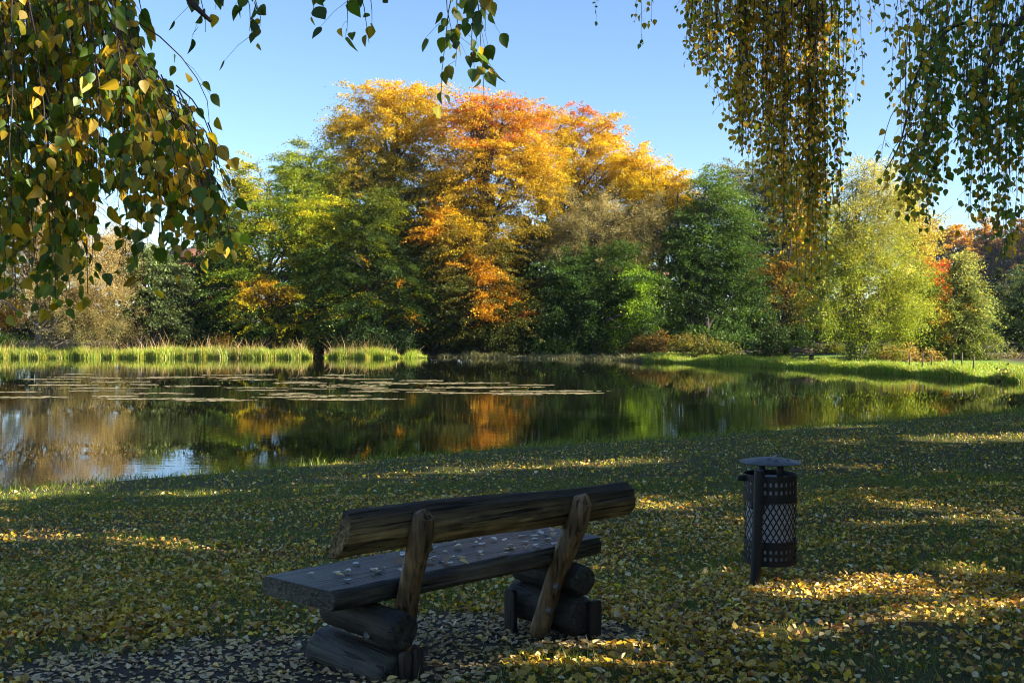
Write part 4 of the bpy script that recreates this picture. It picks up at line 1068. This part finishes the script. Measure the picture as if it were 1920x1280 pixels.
# support logs
def log(x, y0, y1, z, rad, nm='support_log'):
    n = 16; yy = np.concatenate([[y0, y0+.006], np.linspace(y0+.02, y1-.02, n-4), [y1-.006, y1]])
    rr = rad*(1+.03*np.sin(yy*8+x*5)); rr[0] *= .9; rr[-1] *= .9; rr[1] *= .97; rr[-2] *= .97
    g = rough_tube(np.column_stack([np.full(n, x)+.006*np.sin(yy*5), yy, np.full(n, z)]), rr, 34, seed=int(x*1000+z*7000))
    return smooth_obj(g.build(nm, M_LOG, bench), 42)
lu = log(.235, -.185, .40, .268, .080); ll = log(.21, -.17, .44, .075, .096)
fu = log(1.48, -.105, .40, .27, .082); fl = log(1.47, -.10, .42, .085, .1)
for lo, x, y, z, rad in ((lu, .235, .0, .225, .080), (ll, .21, .03, .075, .096)):
    g = Geo(); washer(g, np.array([x-rad+.004, y, z]), np.array([-1, 0, 0])); g.build('bolt', M_STEEL, lo)
# flat retaining stakes driven in beside the log ends
for x, y, hw, ht, rz, zt in ((.215, -.215, .026, .016, 0, .195), (.272, -.225, .026, .016, 0, .205), (1.53, -.125, .04, .016, 0, .165), (1.352, .33, .04, .014, 1, .17)):
    pr = rrect(-hw, hw, -.16, zt, .022, 4)
    k = len(pr)
    if rz: v = np.concatenate([np.column_stack([np.full(k, x+q), y-pr[:, 0], pr[:, 1]]) for q in (-ht, ht)])
    else: v = np.concatenate([np.column_stack([x+pr[:, 0], np.full(k, y+q), pr[:, 1]]) for q in (-ht, ht)])
    j = np.arange(k); j2 = (j+1) % k
    g = Geo(); g.add(v, [np.stack([j, j+k, j2+k, j2], -1), j[None, :].copy(), (j[::-1]+k)[None, :]]); bevelled(g.build('stake', M_STAKE, bench), .004)

# leaves lying on the seat: each its own thing
r = np.random.default_rng(51)
Rb = np.array([[math.cos(BR), -math.sin(BR)], [math.sin(BR), math.cos(BR)]])
def loose_leaf(p, size, col, label, group, mat=M_LITTER, flat=.12):
    g = Geo()
    a = r.uniform(0, 6.28); nr = norm(np.array([0, 0, 1.0])+r.standard_normal(3)*flat)[None]
    d = np.array([[math.cos(a), math.sin(a), 0]]); d = norm(d-nr*(d*nr).sum())
    birch_leaves(g, np.zeros((1, 3)), d, nr, np.array([size]), np.array([col]), r=r)
    v = g.v[0]; g.v[0] = v-[0, 0, v[:, 2].min()]
    o = g.build('fallen_leaf', mat); o.location = tuple(float(q) for q in p)
    return tag(o, label, 'leaf', group)
for i in range(62):
    if i < 18: lx, ly = r.uniform(.08, .75), r.uniform(.05, .4)
    else: lx, ly = r.uniform(.65, 1.68), np.clip(r.normal(.2, .12), .03, .42)
    if i < 60:
        q = BO[:2]+Rb@np.array([lx, ly])
        loose_leaf((q[0], q[1], BO[2]+.457), r.uniform(.034, .05), colmix(1, [(.78, .74, .66), (.76, .68, .5), (.62, .46, .25), (.66, .46, .16)], [.4, .25, .2, .15], .15, r)[0], 'small pale fallen leaf lying on the dark bench seat', 'fallen leaves on the bench seat', flat=.05)
    else:
        lx, ly = ((.72, .12), (.56, .24))[i-60]; q = BO[:2]+Rb@np.array([lx, ly])
        loose_leaf((q[0], q[1], BO[2]+.457), .065, (.3, .2, .12), ('large curled brown leaf on the bench seat right of the near post', 'large curled brown leaf on the bench seat left of the near post')[i-60], 'fallen leaves on the bench seat', flat=.35)

# ------------------------------------------------------------------ litter bin
M_BLACK = plain_mat('black_coated_steel', (.011, .0105, .010), .5, .0, var=.3, scale=40, bump=.1, spec=.28)
M_LID = plain_mat('weathered_lid_steel', (.05, .05, .052), .5, .0, var=.5, scale=14, bump=.2, spec=.35)
M_LINER = plain_mat('grey_bin_bag', (.4, .39, .4), .4, 0, var=.2, scale=25, bump=.6)
PX, PY = 1.735, 7.50
pz = float(ground_z(PX, PY))
binr = empty('litter_bin', (PX, PY, pz)); tag(binr, 'black perforated metal litter bin with conical lid on a post', 'litter bin')
cx, cyb = .141, .255          # bin axis relative to the post foot
zb0, zb1, RB = 1.25-pz, 1.885-pz, .188
# leaning post
zt = 1.945-pz
g = Geo(); g.add(*tube(np.array([[-.03, .0, -.3], [-.026, 0, 0], [-.01, 0, zt*.5], [.004, 0, zt]]), [.036]*4, 16)); bevelled(smooth_obj(g.build('post', M_BLACK, binr), 40), .003)
# perforated shell as real openings
def shell_point(a, z, rad): return np.stack([cx+rad*np.cos(a), cyb+rad*np.sin(a), z+0*a], -1)
g = Geo()
NC = 30
def hole_row(z0, z1, fy=.62, fx=.52):
    kk = 12
    for c in range(NC):
        a0 = 2*math.pi*c/NC; a1 = 2*math.pi*(c+1)/NC; am = (a0+a1)/2; zm = (z0+z1)/2
        th = np.linspace(0, 2*math.pi, kk, endpoint=False)+math.pi/4
        ea = am+fx*(a1-a0)/2*np.cos(th)*1.0; ez = zm+fy*(z1-z0)/2*np.sin(th)
        sq = np.maximum(np.abs(np.cos(th)), np.abs(np.sin(th)))
        oa = am+(a1-a0)/2*np.cos(th)/sq; oz = zm+(z1-z0)/2*np.sin(th)/sq
        v = np.concatenate([shell_point(oa, oz, RB), shell_point(ea, ez, RB), shell_point(ea, ez, RB-.004)])
        j = np.arange(kk); j2 = (j+1) % kk
        g.add(v, [np.stack([j, j2, j2+kk, j+kk], -1), np.stack([j+kk, j2+kk, j2+2*kk, j+2*kk], -1)])
def band(z0, z1, ro, ri=None):
    k = 60; a = np.linspace(0, 2*math.pi, k, endpoint=False); ri = ri or ro-.006
    v = np.concatenate([shell_point(a, z0+0*a, ro), shell_point(a, z1+0*a, ro), shell_point(a, z1+0*a, ri), shell_point(a, z0+0*a, ri)])
    j = np.arange(k); j2 = (j+1) % k
    g.add(v, np.concatenate([np.stack([j+s*k, j2+s*k, j2+((s+1) % 4)*k, j+((s+1) % 4)*k], -1) for s in range(4)]))
Hb = zb1-zb0
band(zb1-.028, zb1+.004, RB+.005)
hole_row(zb1-.085, zb1-.028); hole_row(zb1-.142, zb1-.085)
band(zb1-.19, zb1-.142, RB+.001); band(zb1-.172, zb1-.160, RB+.007)
# expanded metal middle: crossing strands
zm0, zm1 = zb0+.17, zb1-.19
nd = 28; turns = 3.8/28*2*math.pi
for s in (1, -1):
    for c in range(nd):
        t = np.linspace(0, 1, 24)
        a = 2*math.pi*c/nd+s*turns*t; z = zm0+(zm1-zm0)*t
        da = .0115/RB/2
        v = np.concatenate([shell_point(a-da, z, RB-.001+.0012*s), shell_point(a+da, z, RB-.001+.0012*s)])
        j = np.arange(23); g.add(v, np.stack([j, j+24, j+25, j+1], -1))
band(zb0+.125, zm0, RB+.001); band(zb0+.14, zb0+.152, RB+.007)
hole_row(zb0+.075, zb0+.125); hole_row(zb0+.025, zb0+.075)
band(zb0-.002, zb0+.025, RB+.004)
# floor of the basket
k = 40; a = np.linspace(0, 2*math.pi, k, endpoint=False)
g.add(shell_point(a, zb0+.006+0*a, RB-.008), np.arange(k)[None, :].copy())
body = smooth_obj(g.build('basket', M_BLACK, binr), 30)
g = Geo(); n = 12; zz = np.linspace(zb0+.02, zb1-.03, n)
g.add(*tube(np.column_stack([np.full(n, cx), np.full(n, cyb), zz]), .166+.004*np.sin(zz*30), 40, cap=True, jitter=.012, r=r))
smooth_obj(g.build('bag', M_LINER, body), 60)
# lid: shallow cone with rolled rim, on two struts
g = Geo(); k = 48; a = np.linspace(0, 2*math.pi, k, endpoint=False)
rings = [(.218, 1.968), (.221, 1.971), (.216, 1.974), (.12, 1.992), (.05, 2.003), (.012, 2.005)]
v = np.concatenate([shell_point(a, zq-pz+0*a, rq) for rq, zq in rings]+[shell_point(a, 1.966-pz+0*a, .208), shell_point(a, 1.988-pz+0*a, .05)])
j = np.arange(k); j2 = (j+1) % k
fs = [np.stack([j+s*k, j2+s*k, j2+(s+1)*k, j+(s+1)*k], -1) for s in range(5)]
fs.append(np.stack([j, j+6*k, j2+6*k, j2], -1)); fs.append(np.stack([j+6*k, j+7*k, j2+7*k, j2+6*k], -1))
g.add(v, [np.concatenate(fs), (np.arange(k)+5*k)[None, :], (np.arange(k)[::-1]+7*k)[None, :]])
lid = smooth_obj(g.build('lid', M_LID, binr), 35)
g = Geo()
for ax_, ay_ in ((.058, -.06), (-.05, .05)):
    g.add(*tube(np.array([[cx+ax_, cyb+ay_, zb1-.06], [cx+ax_, cyb+ay_, 1.984-pz]]), [.026, .026], 12))
g.build('lid_strut', M_BLACK, lid)
for zc in (zb0+.155, zb1-.20):
    off = .012*(zc/zt)-.01
    g = Geo(); g.add(*box(off-.045, off+.05, .02, cyb-.15, zc-.018, zc+.018)); bevelled(g.build('clamp', M_BLACK, binr), .003)
g = Geo(); g.add(*box(cx-RB-.055, cx-RB+.01, cyb-.05, cyb+.0, zb1-.045, zb1-.006)); bevelled(g.build('lock', M_BLACK, binr), .004)
for i in range(7):
    a = r.uniform(0, 6.28); q = r.uniform(.03, .17); z = np.interp(q, [.012, .05, .12, .216], [2.005, 2.003, 1.992, 1.974])
    loose_leaf((PX+cx+q*math.cos(a), PY+cyb+q*math.sin(a), z+.003), .04, colmix(1, [(.3, .3, .3), (.4, .34, .2)], [.6, .4], .1, r)[0], 'small pale fallen leaf lying on the bin lid', 'fallen leaves on the bin lid', flat=.2)

# ------------------------------------------------------------------ sky, sun, haze, camera
wld = bpy.data.worlds.new('World'); scene.world = wld; wld.use_nodes = True
nt = wld.node_tree; nt.nodes.clear()
o = nt.nodes.new('ShaderNodeOutputWorld'); bg = nt.nodes.new('ShaderNodeBackground'); sk = nt.nodes.new('ShaderNodeTexSky')
sk.sky_type = 'NISHITA'; sk.sun_disc = False; sk.sun_elevation = SUN_EL; sk.sun_rotation = math.pi/2-SUN_AZ
sk.air_density = .9; sk.dust_density = .05; sk.ozone_density = 3.5; sk.altitude = 400
nt.links.new(sk.outputs[0], bg.inputs[0]); nt.links.new(bg.outputs[0], o.inputs[0]); bg.inputs[1].default_value = .068
sl = bpy.data.lights.new('sun', 'SUN'); sl.energy = 5.0; sl.angle = math.radians(.55); sl.color = (1.0, .88, .70)
so = bpy.data.objects.new('sun', sl); COL.objects.link(so)
so.rotation_euler = Vector(tuple(SD)).to_track_quat('Z', 'Y').to_euler(); so.location = (60, 30, 40)

m, nt, N, L = new_mat('pale_air')
out = N.new('ShaderNodeOutputMaterial'); pv = N.new('ShaderNodeVolumePrincipled')
pv.inputs['Color'].default_value = (.80, .90, 1, 1); pv.inputs['Density'].default_value = .00013; pv.inputs['Anisotropy'].default_value = .6
L.new(pv.outputs[0], out.inputs['Volume'])
HAZE = True
if HAZE:
    g = Geo(); g.add(*box(-310, 310, -130, 460, -2.2, 31)); tag(g.build('haze', m), 'thin pale autumn haze over the pond', kind='stuff')

cam = bpy.data.cameras.new('camera'); co = bpy.data.objects.new('camera', cam); COL.objects.link(co)
co.location = (0, 0, CAMZ); co.rotation_euler = (math.radians(90), 0, 0)
cam.lens = 36*F/1920; cam.sensor_width = 36; cam.shift_y = -(640-HY)/1920; cam.clip_end = 3000; cam.clip_start = .05
scene.camera = co
scene.view_settings.view_transform = 'Standard'; scene.view_settings.look = 'None'; scene.view_settings.exposure = 1.95; scene.view_settings.gamma = 1
try: scene.view_settings.use_curve_mapping = False
except Exception: pass
scene.render.engine = 'CYCLES'
cy = scene.cycles
cy.max_bounces = 7; cy.diffuse_bounces = 3; cy.glossy_bounces = 3; cy.transmission_bounces = 5; cy.volume_bounces = 0; cy.transparent_max_bounces = 8
cy.caustics_reflective = False; cy.caustics_refractive = False; cy.sample_clamp_indirect = 6
cy.use_adaptive_sampling = True; cy.adaptive_threshold = .02
cy.pixel_filter_type = 'BLACKMAN_HARRIS'; cy.filter_width = 1.1
cy.use_denoising = True
try: cy.denoiser = 'OPENIMAGEDENOISE'; cy.denoising_input_passes = 'RGB_ALBEDO_NORMAL'; cy.denoising_prefilter = 'ACCURATE'
except Exception: pass
